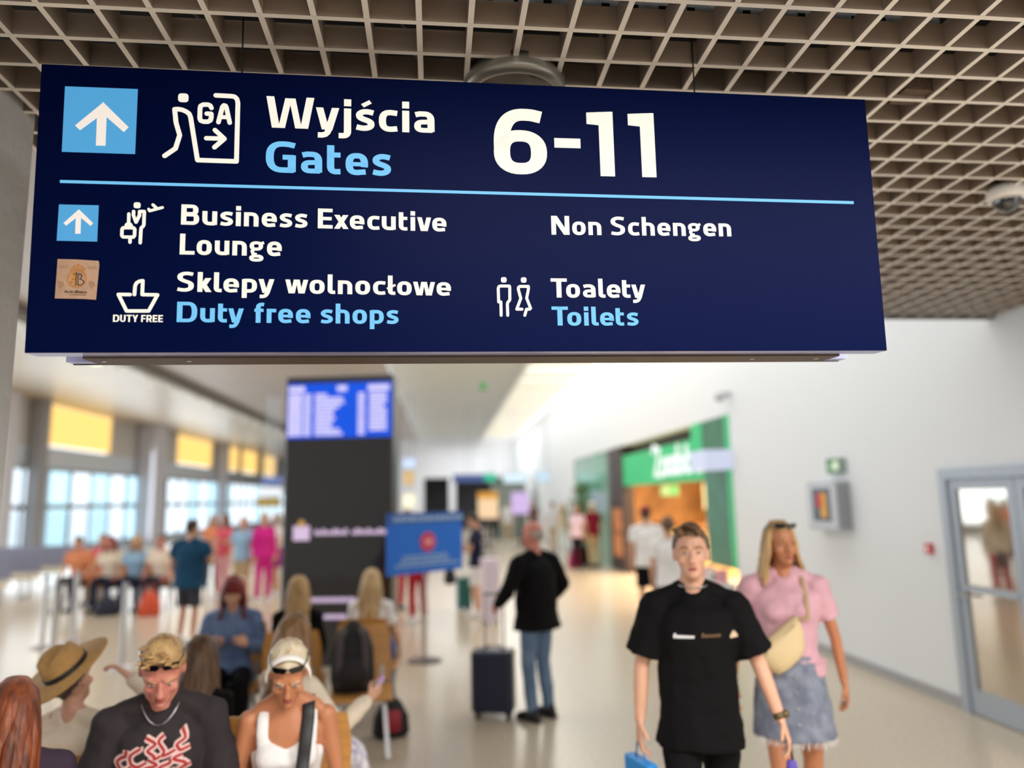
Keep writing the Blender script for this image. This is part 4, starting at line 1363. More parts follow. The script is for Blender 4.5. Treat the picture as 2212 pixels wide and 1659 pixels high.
def person(name_label, at, yaw=0.0, H=1.72, pose='stand', lean=0.0, head_pitch=0.0, head_yaw=0.0, head_roll=0.0, armL=None, armR=None, female=False, wide=1.0,
           skin=SKIN, hair=('short', None), shirt=None, sleeve='short', bottom=None, bottom_kind='trousers', shoes=None, hat=None, glasses=None,
           fine=False, stride=0.0, group=None, seatz=0.445, belly=0.0, shirt_loose=1.0, shirt_len=0.0, headtarget=None, legspread=0.0, far=False):
    """at = (x, y) of the point under the pelvis, or headtarget=(px, py) puts the top of the head on that line of sight.
    local axes: x right of the person, y ahead, z up.  armL/armR = (elbow, wrist) offsets from the shoulder in the torso frame"""
    k = H / 1.75
    root = empty('person', (0, 0, 0), 0, label=name_label, cat='person', group=group)
    shw = (0.165 if female else 0.19) * k * wide
    hipw = 0.085 * k
    sit = pose == 'sit'
    pz = (seatz + 0.09 * k) if sit else 0.93 * k
    Pv = V(0, 0, pz)
    le = math.radians(lean)
    U = V(0, math.sin(le), math.cos(le))
    Fd = V(0, math.cos(le), -math.sin(le))
    Sx = V(1, 0, 0)

    def T_(x, y, z):
        return Pv + Sx * x + Fd * y + U * z
    waist = T_(0, 0.0, 0.13 * k)
    chest = T_(0, 0.005 * k, 0.33 * k)
    sh_c = T_(0, 0, 0.50 * k)
    neckb = T_(0, -0.005, 0.545 * k)
    # the head frame
    hp, hy_ = math.radians(lean * 0.6 + head_pitch), math.radians(head_yaw)
    Rm = Matrix.Rotation(hy_, 3, 'Z') @ Matrix.Rotation(-hp, 3, 'X') @ Matrix.Rotation(math.radians(head_roll), 3, 'Y')
    hk = k * (0.98 if female else 1.0) * 1.0
    hk = 0.4 * hk + 0.6
    neckt = neckb + (U * 0.62 + Rm @ V(0, 0, 0.38)) * 0.062 * k + Fd * 0.015
    HO = neckt - Rm @ V(0, 0.0, 0.018) * hk     # head origin = chin level on the neck axis

    def hp_(x, y, z):
        return HO + Rm @ (V(x, y, z) * hk)
    top = hp_(0, -0.01, 0.23)
    if headtarget:
        d = G(headtarget[0], headtarget[1], top.z)
        c_, s_ = math.cos(math.radians(yaw)), math.sin(math.radians(yaw))
        at = (d.x - (c_ * top.x - s_ * top.y), d.y - (s_ * top.x + c_ * top.y))
    root.location = (at[0], at[1], 0)
    root.rotation_euler = (0, 0, math.radians(yaw))
    n = 10 if far else 14
    vox = 0.021 if far else (0.0095 if fine else 0.014)
    B = MB()
    bw = 1.0
    # trunk
    B.tube([T_(0, 0, -0.07 * k), T_(0, 0, 0.0), waist, T_(0, 0, 0.24 * k), chest, T_(0, 0, 0.43 * k), T_(0, -0.003, 0.50 * k)],
           [(0.135 * k * wide, 0.095 * k), (0.155 * k * wide, 0.108 * k + belly * 0.4), ((0.115 if female else 0.135) * k * wide, 0.088 * k + belly), ((0.125 if female else 0.142) * k * wide, 0.095 * k + belly * 0.8), ((0.142 if female else 0.165) * k * wide, 0.105 * k + belly * 0.3), (0.15 * k * wide, 0.088 * k), (0.075 * k, 0.06 * k)], n, e=2.3)
    if female:
        for s in (-1, 1):
            B.ell(T_(0.068 * k * s, 0.085 * k, 0.345 * k), (0.058 * k, 0.052 * k, 0.058 * k))
    B.tube([neckb - U * 0.05, neckb + U * 0.02, neckt + Rm @ V(0, -0.005, 0.035)], [(0.066 * k, 0.06 * k), ((0.047 if female else 0.056) * k, 0.052 * k), ((0.044 if female else 0.053) * k, 0.052 * k)], n)
    # trapezius
    for s in (-1, 1):
        B.tube([neckb + U * 0.015 + Sx * s * 0.02, T_(s * shw * 0.75, -0.01, 0.497 * k)], [0.04 * k, 0.036 * k], 10)
    # arms
    joints = {}
    defaults = {-1: (V(-0.045, 0.0, -0.27) * k, V(-0.035, 0.06, -0.51) * k), 1: (V(0.045, 0.0, -0.27) * k, V(0.035, 0.06, -0.51) * k)}
    arms = {-1: armL, 1: armR}
    AL = {}
    for s in (-1, 1):
        S0 = T_(s * shw, 0, 0.465 * k)
        e_, w_ = arms[s] if arms[s] else defaults[s]
        e_, w_ = Vector(e_), Vector(w_)
        ev = (Sx * e_.x + Fd * e_.y + U * e_.z)
        ev = ev.normalized() * 0.285 * k
        E_ = S0 + ev
        wv = (Sx * w_.x + Fd * w_.y + U * w_.z) - (Sx * e_.x + Fd * e_.y + U * e_.z)
        wv = wv.normalized() * 0.245 * k
        Wp = E_ + wv
        AL[s] = (S0, E_, Wp)
        th = (0.85 if female else 1.0)
        B.tube([S0 - ev * 0.04, S0 + ev * 0.35, E_], [0.051 * k * th, 0.046 * k * th, 0.036 * k * th], n)
        B.tube([E_, E_ + wv * 0.35, Wp], [0.037 * k * th, 0.036 * k * th, (0.027 * k * th, 0.022 * k * th)], n)
    # legs
    LG = {}
    for s in (-1, 1):
        Hp = Pv + V(s * hipw, 0, -0.02 * k)
        if sit:
            K_ = Hp + V(s * (0.03 + legspread), 0.43 * k, 0.03)
            A_ = K_ + V(0, -0.02 + 0.03 * s, -(K_.z - 0.085 * k))
        else:
            K_ = V(s * (hipw + 0.012), 0.03 + s * stride * 0.45, 0.49 * k)
            A_ = V(s * (hipw + 0.02), -0.02 + s * stride * 0.9, 0.085 * k + (0.05 * abs(stride) if s < 0 else 0))
        LG[s] = (Hp, K_, A_)
        B.tube([Hp, Hp.lerp(K_, 0.45), K_], [0.086 * k * (1.05 if female else 1), 0.075 * k, 0.054 * k], n)
        B.tube([K_, K_.lerp(A_, 0.35), A_], [0.053 * k, 0.055 * k, 0.037 * k], n)
        fwd_ = V(0, 1, 0)
        B.tube([A_ + V(0, -0.035 * k, -0.04 * k), A_ + fwd_ * 0.06 * k + V(0, 0, -0.045 * k), A_ + fwd_ * 0.15 * k + V(0, 0, -0.058 * k)], [(0.036 * k, 0.035 * k), (0.042 * k, 0.032 * k), (0.04 * k, 0.02 * k)], 10)
    body = B.obj('body', [skin, LIPM], root, smooth=True)
    remesh(body, vox, 4)
    # head with face (own fine mesh joined into the body later)
    Hm = MB()
    m_ = len(HEADR)
    nn = 18
    vs, fs = [], []
    for z, w_, yf, yb in HEADR:
        for q in range(nn):
            a = 2 * PI * q / nn
            ca, sa = math.cos(a), math.sin(a)
            y = (yf + yb) / 2 + (yf - yb) / 2 * sa
            x = w_ * (0.92 if female else 1.0) * math.copysign(abs(ca) ** 0.9, ca)
            vs.append(hp_(x, y, z))
    for i in range(m_ - 1):
        for q in range(nn):
            q2 = (q + 1) % nn
            fs.append((i * nn + q, i * nn + q2, (i + 1) * nn + q2, (i + 1) * nn + q))
    fs.append(tuple(reversed(range(nn))))
    fs.append(tuple((m_ - 1) * nn + q for q in range(nn)))
    Hm.add(vs, fs)
    Hm.tube([hp_(0, 0.088, 0.122), hp_(0, 0.100, 0.095), hp_(0, 0.110, 0.078)], [(0.009 * hk, 0.01 * hk), (0.011 * hk, 0.012 * hk), (0.016 * hk, 0.012 * hk)], 10)
    Hm.ell(hp_(0, 0.094, 0.073), (0.019 * hk, 0.014 * hk, 0.009 * hk), 10, 6, Rm)
    for s in (-1, 1):
        Hm.tube([hp_(s * 0.012, 0.086, 0.139), hp_(s * 0.036, 0.081, 0.142), hp_(s * 0.055, 0.064, 0.134)], [0.009 * hk, 0.010 * hk, 0.008 * hk], 8)   # brow ridge
        Hm.ell(hp_(s * 0.040, 0.064, 0.084), (0.024 * hk, 0.020 * hk, 0.022 * hk), 10, 6, Rm)                                            # cheek
        Hm.ell(hp_(s * (0.072 if female else 0.078), -0.008, 0.105), (0.009 * hk, 0.018 * hk, 0.032 * hk), 10, 6, Rm)                    # ear
    Hm.ell(hp_(0, 0.090, 0.018), (0.020 * hk, 0.014 * hk, 0.015 * hk), 10, 6, Rm)
    Hm.tube([hp_(0, 0.0, 0.05), neckt.lerp(neckb, 0.4)], [(0.05 * k, 0.05 * k), (0.048 * k, 0.05 * k)], 12)
    head = Hm.obj('head_tmp', [skin, LIPM], root, smooth=True)
    remesh(head, 0.012 if far else 0.0055, 3)
    Lp = MB()
    Lp.ell(hp_(0, 0.0965, 0.049), (0.022 * hk, 0.006 * hk, 0.0045 * hk), 12, 6, Rm)
    Lp.ell(hp_(0, 0.0955, 0.041), (0.019 * hk, 0.007 * hk, 0.005 * hk), 12, 6, Rm)
    lips = Lp.obj('mouth', LIPM, root, smooth=True)
    for s in (-1, 1):
        e0 = MB()
        if fine:
            e0.ell(hp_(s * 0.031, 0.082, 0.117), (0.0125 * hk, 0.008 * hk, (0.0025 if head_pitch > 11 else 0.0048) * hk), 12, 8, Rm, 0)
            e0.ell(hp_(s * 0.031, 0.0875, 0.117), (0.0056 * hk, 0.0035 * hk, (0.0026 if head_pitch > 11 else 0.0046) * hk), 10, 6, Rm, 1)
        else:
            e0.ell(hp_(s * 0.031, 0.084, 0.117), (0.013 * hk, 0.008 * hk, 0.006 * hk), 8, 6, Rm, 1)
        e0.obj('eye', [EYEW, IRIS], root, smooth=True)
        if hair[1]:
            MB().tube([hp_(s * 0.015, 0.0965, 0.139), hp_(s * 0.034, 0.092, 0.1435), hp_(s * 0.052, 0.076, 0.138)], [(0.0025, 0.003), (0.003, 0.0035), (0.0018, 0.002)], 6).obj('eyebrow', hair[1] if hair[0] != 'bald' else mat('brow_grey', (120, 110, 104)), root, smooth=True)
    # hands: palm and five fingers
    for s in (-1, 1):
        S0, E_, Wp = AL[s]
        d = (Wp - E_).normalized()
        # palm faces the body side / inward
        inward = (-Sx * s * 0.8 - Fd * 0.2)
        pn_ = (inward - d * inward.dot(d)).normalized()        # palm normal
        sd_ = d.cross(pn_) * 1.0                                # across the palm
        if sd_.dot(Fd) < 0 and abs(sd_.dot(Fd)) > 0.2:
            sd_ = -sd_
        if sd_.dot(U) < 0 and abs(d.z) < 0.6:
            sd_ = -sd_                                          # thumb side up when the forearm is level
        Hd = MB()
        L = 0.092 * k
        Hd.tube([Wp - d * 0.015, Wp + d * 0.02, Wp + d * L * 0.6, Wp + d * L], [(0.024 * k, 0.019 * k), (0.033 * k, 0.017 * k), (0.040 * k, 0.014 * k), (0.038 * k, 0.011 * k)], 10, ref=tuple(sd_))
        for fi, (off, ln) in enumerate(((0.028, 0.070), (0.010, 0.080), (-0.010, 0.075), (-0.027, 0.058))):
            b0 = Wp + d * L * 0.95 + sd_ * off * k
            curl = 0.55 + 0.1 * fi
            p1 = b0 + (d * math.cos(curl * 0.5) + pn_ * math.sin(curl * 0.5)) * ln * 0.45 * k
            p2 = p1 + (d * math.cos(curl * 1.4) + pn_ * math.sin(curl * 1.4)) * ln * 0.32 * k
            p3 = p2 + (d * math.cos(curl * 2.1) + pn_ * math.sin(curl * 2.1)) * ln * 0.26 * k
            Hd.tube([b0, p1, p2, p3], [0.0092 * k, 0.0086 * k, 0.008 * k, 0.0068 * k], 8)
        t0_ = Wp + d * 0.025 * k + sd_ * 0.026 * k
        t1_ = t0_ + (d * 0.6 + sd_ * 0.65 + pn_ * 0.3).normalized() * 0.036 * k
        t2_ = t1_ + (d * 0.85 + sd_ * 0.15 + pn_ * 0.4).normalized() * 0.03 * k
        Hd.tube([t0_, t1_, t2_], [0.0125 * k, 0.0105 * k, 0.008 * k], 8)
        ho = Hd.obj('hand_tmp', [skin, LIPM], root, smooth=True)
        if fine:
            remesh(ho, 0.0042, 2)
        JOIN.setdefault(body.name, []).append(ho)
        AL[s] = AL[s] + (Wp + d * L * 0.8, sd_, pn_, d)
    JOIN.setdefault(body.name, []).append(head)
    # ---- clothing
    if shirt:
        C = MB()
        q = 0.013 * shirt_loose + 0.006
        lo = -0.08 * k - shirt_len if not sit else -0.075 * k
        if sleeve == 'tank':
            C.tube([T_(0, 0, lo), T_(0, 0, 0.0), waist, T_(0, 0, 0.24 * k), chest, T_(0, 0, 0.385 * k)],
                   [(0.148 * k * wide + q, 0.105 * k + q), (0.155 * k * wide + q, 0.108 * k + q), (0.118 * k * wide + q, 0.09 * k + q), (0.128 * k * wide + q, 0.098 * k + q), (0.142 * k * wide + q, 0.112 * k + q), (0.118 * k * wide, 0.088 * k)], n, round_ends=False, e=2.3)
            for s in (-1, 1):
                C.ell(T_(0.068 * k * s, 0.09 * k, 0.345 * k), (0.064 * k, 0.058 * k, 0.064 * k))
                C.tube([T_(s * 0.095 * k, 0.085 * k, 0.37 * k), T_(s * 0.10 * k, 0.07 * k, 0.44 * k), T_(s * 0.098 * k, 0.02 * k, 0.505 * k), T_(s * 0.095 * k, -0.06 * k, 0.46 * k), T_(s * 0.09 * k, -0.085 * k, 0.36 * k)], [(0.028 * k, 0.016 * k)] * 5, 10)
        else:
            C.tube([T_(0, 0, lo), T_(0, 0, 0.0), waist, T_(0, 0, 0.24 * k), chest, T_(0, 0, 0.43 * k), T_(0, -0.002, 0.492 * k), T_(0, 0, 0.525 * k)],
                   [(0.158 * k * wide + q * shirt_loose, 0.112 * k + q * shirt_loose + belly * 0.5), (0.158 * k * wide + q, 0.112 * k + q + belly * 0.6), ((0.122 if female else 0.14) * k * wide + q * shirt_loose, 0.094 * k + q + belly), ((0.132 if female else 0.15) * k * wide + q, 0.10 * k + q + belly * 0.8), ((0.146 if female else 0.168) * k * wide + q, 0.108 * k + q + belly * 0.3), (0.152 * k * wide + q, 0.092 * k + q), (0.088 * k, 0.07 * k), (0.070 * k, 0.064 * k)], n, round_ends=False, e=2.3)
            if female:
                for s in (-1, 1):
                    C.ell(T_(0.068 * k * s, 0.088 * k, 0.345 * k), (0.066 * k, 0.06 * k, 0.066 * k))
            for s in (-1, 1):
                S0, E_, Wp = AL[s][:3]
                C.ell(S0, (0.071 * k, 0.071 * k, 0.071 * k))
                C.tube([neckb + U * 0.0 + Sx * s * 0.035, T_(s * shw * 0.8, -0.008, 0.495 * k), S0 + (E_ - S0) * 0.02], [(0.046 * k, 0.046 * k), (0.05 * k, 0.05 * k), (0.058 * k, 0.058 * k)], 10)
                lo_ = 1.0 + 0.35 * (shirt_loose - 1)
                if sleeve in ('short', 'wide'):
                    ext = 0.62 if sleeve == 'short' else 0.82
                    r2 = (0.056 if sleeve == 'short' else 0.074) * k
                    C.tube([S0, S0.lerp(E_, 0.3), S0.lerp(E_, ext)], [0.062 * k * lo_, 0.060 * k * lo_, r2 * lo_], n, round_ends=False)
                else:
                    C.tube([S0, S0.lerp(E_, 0.5), E_], [0.061 * k * lo_, 0.056 * k * lo_, 0.048 * k * lo_], n)
                    C.tube([E_, E_.lerp(Wp, 0.5), E_.lerp(Wp, 0.94)], [0.049 * k * lo_, 0.046 * k * lo_, 0.037 * k * lo_], n)
        so = C.obj('shirt' if sleeve != 'long' else 'long_sleeved_top', shirt, root, smooth=True)
        remesh(so, 0.02 if far else 0.011, 3, folds=0.0 if far else (0.022 if not sleeve == 'tank' else 0.008), fscale=0.09)
    if bottom:
        C = MB()
        if bottom_kind == 'skirt':
            hem = 0.34 * k
            if sit:
                C.tube([T_(0, 0, 0.10 * k), Pv, Pv + V(0, 0.2, -0.0), Pv + V(0, 0.40 * k, 0.02)], [(0.13 * k, 0.1 * k), (0.17 * k, 0.12 * k), (0.2 * k, 0.095 * k), (0.20 * k, 0.085 * k)], n)
                C.tube([Pv + V(0, 0.40 * k, 0.02), Pv + V(0, 0.47 * k, -0.2), Pv + V(0, 0.5 * k, -0.36)], [(0.20 * k, 0.1 * k), (0.21 * k, 0.09 * k), (0.24 * k, 0.10 * k)], n)
            else:
                C.tube([T_(0, 0, 0.12 * k), T_(0, 0, 0.02), Pv + V(0, 0, -0.1 * k), Pv + V(0, 0, -hem + 0.03)], [(0.162 * k, 0.130 * k), (0.180 * k, 0.142 * k), (0.196 * k, 0.155 * k), (0.218 * k, 0.172 * k)], n + 4, round_ends=False)
            nmn = 'skirt'
        else:
            C.tube([T_(0, 0, 0.075 * k), T_(0, 0, 0.0), Pv + V(0, 0.0, -0.10 * k)], [(0.15 * k * wide, 0.11 * k + belly * 0.4), (0.168 * k * wide, 0.122 * k + belly * 0.2), (0.15 * k, 0.11 * k)], n)
            for s in (-1, 1):
                Hp, K_, A_ = LG[s]
                if bottom_kind == 'shorts':
                    C.tube([Hp, Hp.lerp(K_, 0.5), Hp.lerp(K_, 0.9)], [0.10 * k, 0.094 * k, 0.09 * k], n, round_ends=False)
                else:
                    C.tube([Hp, Hp.lerp(K_, 0.5), K_], [0.097 * k, 0.086 * k, 0.068 * k], n)
                    C.tube([K_, K_.lerp(A_, 0.5), K_.lerp(A_, 0.97)], [0.068 * k, 0.064 * k, 0.057 * k], n)
            nmn = bottom_kind
        bo = C.obj(nmn, bottom, root, smooth=True)
        remesh(bo, 0.02 if far else 0.013, 3, folds=0.0 if far else 0.016, fscale=0.11)
    if shoes:
        for s in (-1, 1):
            A_ = LG[s][2]
            b_ = V(A_.x, A_.y, max(0.0, A_.z - 0.085 * k))
            C = MB()
            C.tube([b_ + V(0, -0.055 * k, 0.045 * k), b_ + V(0, 0.05 * k, 0.048 * k), b_ + V(0, 0.13 * k, 0.036 * k), b_ + V(0, 0.18 * k, 0.028 * k)], [(0.040 * k, 0.042 * k), (0.046 * k, 0.045 * k), (0.048 * k, 0.033 * k), (0.036 * k, 0.022 * k)], 12, ref=(1, 0, 0))
            C.tube([b_ + V(0, -0.02 * k, 0.06 * k), b_ + V(0, -0.02 * k, 0.105 * k)], [0.045 * k, 0.044 * k], 12)
            shh = C.obj('shoe', shoes, root, smooth=True)
            remesh(shh, 0.014 if far else 0.009, 2)
            C = MB()
            C.rounded_box(-0.045 * k + b_.x, 0.045 * k + b_.x, b_.y - 0.095 * k, b_.y + 0.20 * k, b_.z + 0.001, b_.z + 0.022, 0.03 * k)
            C.obj('sole', SOLE if shoes.name.find('white') >= 0 else m_black, shh)
    # ---- hair
    hk_ = hair[0]
    if hair[1]:
        C = MB()
        nu, nv = (20, 14) if far else (32, 22)
        rr = random.Random(int(abs(at[0] * 1000) + H * 991))
        vs, fs = [], []
        vol = hair[2] if len(hair) > 2 else 1.0

        def line(x, y):
            # hairline height over the face, the ears and the nape
            a = math.atan2(y + 0.01, abs(x) + 1e-4)          # +90 front, -90 back
            if a > 0:
                t = min(1, a / (PI / 2))
                return 0.118 + (0.190 - 0.118) * min(1, t * 1.55)
            t = min(1, -a / (PI / 2))
            return 0.118 + (0.035 - 0.118) * t
        for i in range(nv + 1):
            th = PI * i / nv
            for q in range(nu):
                ph = 2 * PI * q / nu
                dx, dy, dz = math.sin(th) * math.cos(ph), math.sin(th) * math.sin(ph), math.cos(th)
                R1 = (0.083 * (0.95 if female else 1), 0.107, 0.104)
                x, y, z = R1[0] * dx * vol, -0.010 + R1[1] * dy * vol, 0.140 + R1[2] * dz * (1 + (vol - 1) * 0.8)
                if hk_ == 'bald':
                    lz = 0.150 if (z < 0.15 and y < 0.0) else 9
                    inside = z < line(x, y) or z > 0.150 or y > 0.0
                else:
                    inside = z < line(x, y)
                if inside:
                    x, y, z = x * 0.72, -0.01 + (y + 0.01) * 0.72, 0.12 + (z - 0.12) * 0.72
                else:
                    j = rr.uniform(-0.004, 0.005)
                    x += dx * j; y += dy * j; z += dz * (j + (0.012 if hk_ == 'quiff' and y > -0.02 else 0))
                vs.append(hp_(x, y, z))
        for i in range(nv):
            for q in range(nu):
                q2 = (q + 1) % nu
                fs.append((i * nu + q, (i + 1) * nu + q, (i + 1) * nu + q2, i * nu + q2))
        C.add(vs, fs)
        if hk_ in ('long', 'longwavy', 'bangs', 'bob', 'ponytail'):
            length = {'long': 0.36, 'longwavy': 0.42, 'bangs': 0.44, 'bob': 0.20, 'ponytail': 0.40}[hk_]
            nl = 22 if not far else 10
            for q in range(nl):
                t = q / (nl - 1)
                a = math.radians(-200 + 220 * t)              # round the back from ear to ear
                ca, sa = math.cos(a), math.sin(a)
                wv_ = 0.016 if hk_ == 'longwavy' else 0.006
                pts, rads = [], []
                ln = length * (1 + rr.uniform(-0.12, 0.08)) * (0.95 if abs(ca) > 0.8 else 1)
                ph0 = rr.uniform(0, 6)
                for u in range(8):
                    v = u / 7
                    if v < 0.3:
                        zz = 0.235 - 0.13 * (v / 0.3) ** 1.4
                        r0 = 0.35 + 0.65 * math.sin(min(1, v / 0.3) * PI / 2)
                        p = hp_(0.086 * ca * r0, -0.012 + 0.104 * sa * r0, zz)
                        base = p
                    else:
                        w2 = (v - 0.3) / 0.7
                        g0 = hp_(0.086 * ca, -0.012 + 0.104 * sa, 0.105)
                        drop = V(0, 0, -1) * 0.55 + Rm @ V(0, 0, -1) * 0.45
                        sw_ = 1 + 0.25 * w2
                        p = g0 + drop * ln * w2 + (Rm @ V(ca * 0.03, sa * 0.02 - 0.01, 0)) * w2 * sw_
                        p += V(wv_ * math.sin(ph0 + 9 * w2), wv_ * math.cos(ph0 + 8 * w2) - 0.0, 0)
                        if hk_ == 'ponytail':
                            pull = hp_(0.0, -0.12, 0.10)
                            p = p.lerp(V(pull.x + 0.02 * ca, pull.y, p.z), 0.75)
                    pts.append(p)
                    rads.append(((0.020 if v < 0.85 else 0.012), 0.013))
                C.tube(pts, rads, 8, ref=tuple(Rm @ V(-sa, ca, 0.01)))
            if hk_ == 'bangs':
                for q in range(9):
                    x = -0.055 + 0.11 * q / 8
                    C.tube([hp_(x * 0.6, 0.05, 0.232), hp_(x * 0.9, 0.093, 0.195), hp_(x, 0.100, 0.150)], [(0.012, 0.009)] * 3, 8)
        if hk_ == 'quiff':
            for q in range(26 if not far else 8):
                x = rr.uniform(-0.062, 0.062)
                y = rr.uniform(-0.03, 0.085)
                C.tube([hp_(x, y, 0.215 - abs(x) * 0.3), hp_(x * 1.02 + 0.008, y + 0.01, 0.240 - abs(x) * 0.4), hp_(x * 1.05 + 0.02, y + 0.022, 0.247 - abs(x) * 0.45)], [(0.016, 0.010), (0.012, 0.008), (0.004, 0.003)], 6)
        if hk_ == 'short':
            for q in range(22 if not far else 0):
                x = rr.uniform(-0.06, 0.06)
                y = rr.uniform(0.0, 0.075)
                C.tube([hp_(x, y - 0.02, 0.222 - abs(x) * 0.4), hp_(x * 1.05, y + 0.012, 0.222 - abs(x) * 0.45 - y * 0.2)], [(0.013, 0.007), (0.006, 0.004)], 6)
        ho = C.obj('hair', hair[1], root, smooth=True)
        if len(hair) > 3:
            ho['label'] = hair[3]
    return dict(root=root, hp=hp_, T=T_, AL=AL, k=k, Rm=Rm, hk=hk, LG=LG, U=U, F=Fd, neckb=neckb, at=at, top=top)


JOIN = {}


def join_bodies():
    """join each head and pair of hands to the body they belong to: one skin mesh per person"""
    for bname, parts in JOIN.items():
        b_ = bpy.data.objects[bname]
        V_, F_ = [], []
        for o in [b_] + parts:
            me = o.data
            off = len(V_)
            co = np.empty(len(me.vertices) * 3, dtype=np.float32)
            me.vertices.foreach_get('co', co)
            V_ += co.reshape(-1, 3).tolist()
            F_ += [tuple(v + off for v in p.vertices) for p in me.polygons]
        me = bpy.data.meshes.new('body')
        me.from_pydata(V_, [], F_)
        for m in b_.data.materials:
            me.materials.append(m)
        me.polygons.foreach_set('use_smooth', [True] * len(F_))
        me.update()
        b_.data = me
        for o in parts:
            bpy.data.objects.remove(o, do_unlink=True)
    JOIN.clear()


def glasses(P, kind='eyes', color=None, name='glasses'):
    """sunglasses pushed up on the hair, or worn on the nose"""
    hp = P['hp']
    y, z = (0.100, 0.117) if kind == 'eyes' else (0.084, 0.212)
    m1 = color or mat('sunglass_black', (10, 10, 12), rough=0.12, coat=0.6)
    o = MB()
    for s in (-1, 1):
        c = [(s * (0.034 + 0.028 * a), b) for a, b in ((-1, 0.8), (0.9, 1.0), (1.05, 0.2), (0.7, -0.9), (-0.6, -0.9), (-1.0, -0.1))]
        f, b2 = [], []
        for cx, cz in c:
            yy_ = y + 0.012 - abs(cx) * 0.25
            zz = z + cz * 0.021
            f.append(hp(cx, yy_ + 0.004, zz + (0 if kind == 'eyes' else -cz * 0.006)))
            b2.append(hp(cx, yy_ - 0.001, zz + (0 if kind == 'eyes' else -cz * 0.006)))
        n = len(c)
        o.add(f + b2, [tuple(range(n)), tuple(reversed(range(n, 2 * n)))] + [(i, n + i, n + (i + 1) % n, (i + 1) % n) for i in range(n)])
        o.tube([hp(s * 0.062, y - 0.002, z + 0.01), hp(s * 0.077, y - 0.05, z + 0.004), hp(s * 0.078, y - 0.10, z - 0.012)], [0.003, 0.003, 0.003], 6)
    o.tube([hp(-0.012, y + 0.012, z + 0.008), hp(0.012, y + 0.012, z + 0.008)], 0.003, 6)
    o.obj(name, m1, P['root'])


def decal(P, target, strokes, w, m, name, lift=0.004, label=None):
    """flat print laid on the front of a garment; strokes in torso coordinates (x, z above pelvis)"""
    tgt = [c for c in P['root'].children if c.name.split('.')[0] == target][0]
    bvh = BVHTree.FromPolygons([v.co for v in tgt.data.vertices], [p.vertices for p in tgt.data.polygons])
    o = MB()
    T_, F_ = P['T'], P['F']

    def hit(x, z):
        h = bvh.ray_cast(T_(x, 0.6, z), -F_)
        return (h[0] + F_ * lift) if h[0] else None
    for st in strokes:
        pts = []
        for i in range(len(st) - 1):
            for q in range(4):
                t = q / 4
                pts.append((st[i][0] * (1 - t) + st[i + 1][0] * t, st[i][1] * (1 - t) + st[i + 1][1] * t))
        pts.append(st[-1])
        L, R2 = [], []
        for i, p in enumerate(pts):
            a, b = pts[max(0, i - 1)], pts[min(len(pts) - 1, i + 1)]
            dx, dz = b[0] - a[0], b[1] - a[1]
            l_ = math.hypot(dx, dz) or 1
            ww = w * (0.75 if i in (0, len(pts) - 1) else 1)
            l1, r1 = hit(p[0] - dz / l_ * ww / 2, p[1] + dx / l_ * ww / 2), hit(p[0] + dz / l_ * ww / 2, p[1] - dx / l_ * ww / 2)
            if l1 and r1:
                L.append(l1); R2.append(r1)
        if len(L) > 1:
            n = len(L)
            o.add(L + R2, [(i, i + 1, n + i + 1, n + i) for i in range(n - 1)])
    if o.v:
        q = o.obj(name, m, P['root'])
        if label:
            q['label'] = label


def strap(P, pts, w, m, name, parent, th=0.006):
    o = MB()
    o.tube(pts, [(w, th)] * len(pts), 8, ref=tuple(P['T'](1, 0, 0) - P['T'](0, 0, 0)))
    return o.obj(name, m, parent, smooth=True)


def phone(P, s, col, lb, glow=None, tilt=0.6):
    """a phone held at the hand, facing the eyes"""
    hc, sd_, pn_, d = P['AL'][s][3:]
    rt = P['root']
    Mw = Matrix.Translation(rt.location) @ Matrix.Rotation(rt.rotation_euler.z, 4, 'Z')
    eye = P['hp'](0, 0.09, 0.115)
    pos = hc + d * 0.01 + pn_ * 0.018
    nrm = (eye - pos).normalized()
    up_ = (V(0, 0, 1) - nrm * nrm.z).normalized()
    rg = up_.cross(nrm)
    o = empty('mobile_phone', (0, 0, 0), label=lb, cat='phone')
    loc = Matrix(((rg.x, up_.x, nrm.x, pos.x), (rg.y, up_.y, nrm.y, pos.y), (rg.z, up_.z, nrm.z, pos.z), (0, 0, 0, 1)))
    o.matrix_world = Mw @ loc
    MB().rounded_box(-0.036, 0.036, -0.074, 0.074, -0.004, 0.004, 0.008).obj('case', mat('phone_case_' + lb[:6], col, rough=0.3), o)
    MB().box(-0.033, 0.033, -0.07, 0.07, 0.004, 0.0046).obj('screen', mat('phone_screen' + ('_g' if glow else ''), glow or (60, 64, 74), rough=0.1, emit=0.9 if glow else 0.1), o)
    return o

# ------------------------------------------------------------------ the people of the picture
H_BLOND = hairm('blond', (206, 170, 116), (150, 112, 70))
H_BLOND2 = hairm('light_blond', (214, 186, 140), (168, 132, 86))
H_PLAT = hairm('platinum', (236, 222, 196), (190, 164, 124))
H_BROWN = hairm('brown', (112, 82, 56), (70, 48, 32))
H_LBROWN = hairm('light_brown', (160, 122, 82), (102, 74, 48))
H_DARK = hairm('dark', (58, 42, 34), (32, 24, 20))
H_RED = hairm('dark_red', (140, 26, 34), (92, 14, 22))
H_AUB = hairm('auburn', (150, 78, 42), (88, 42, 24))
H_GREY = hairm('grey', (190, 184, 178), (140, 132, 126))
C_BLACK = cloth('black', (11, 10, 12), 0.1)
C_CREAM = cloth('cream', (226, 212, 192))
C_WHITE = cloth('white', (232, 230, 230))
C_GREYT = cloth('charcoal', (54, 49, 51), 0.1)
C_DENIM = cloth('denim_jacket', (124, 146, 184), c2=(84, 104, 144), ns=5)
C_JEANS = cloth('blue_jeans', (118, 142, 170), c2=(92, 114, 142), ns=5)
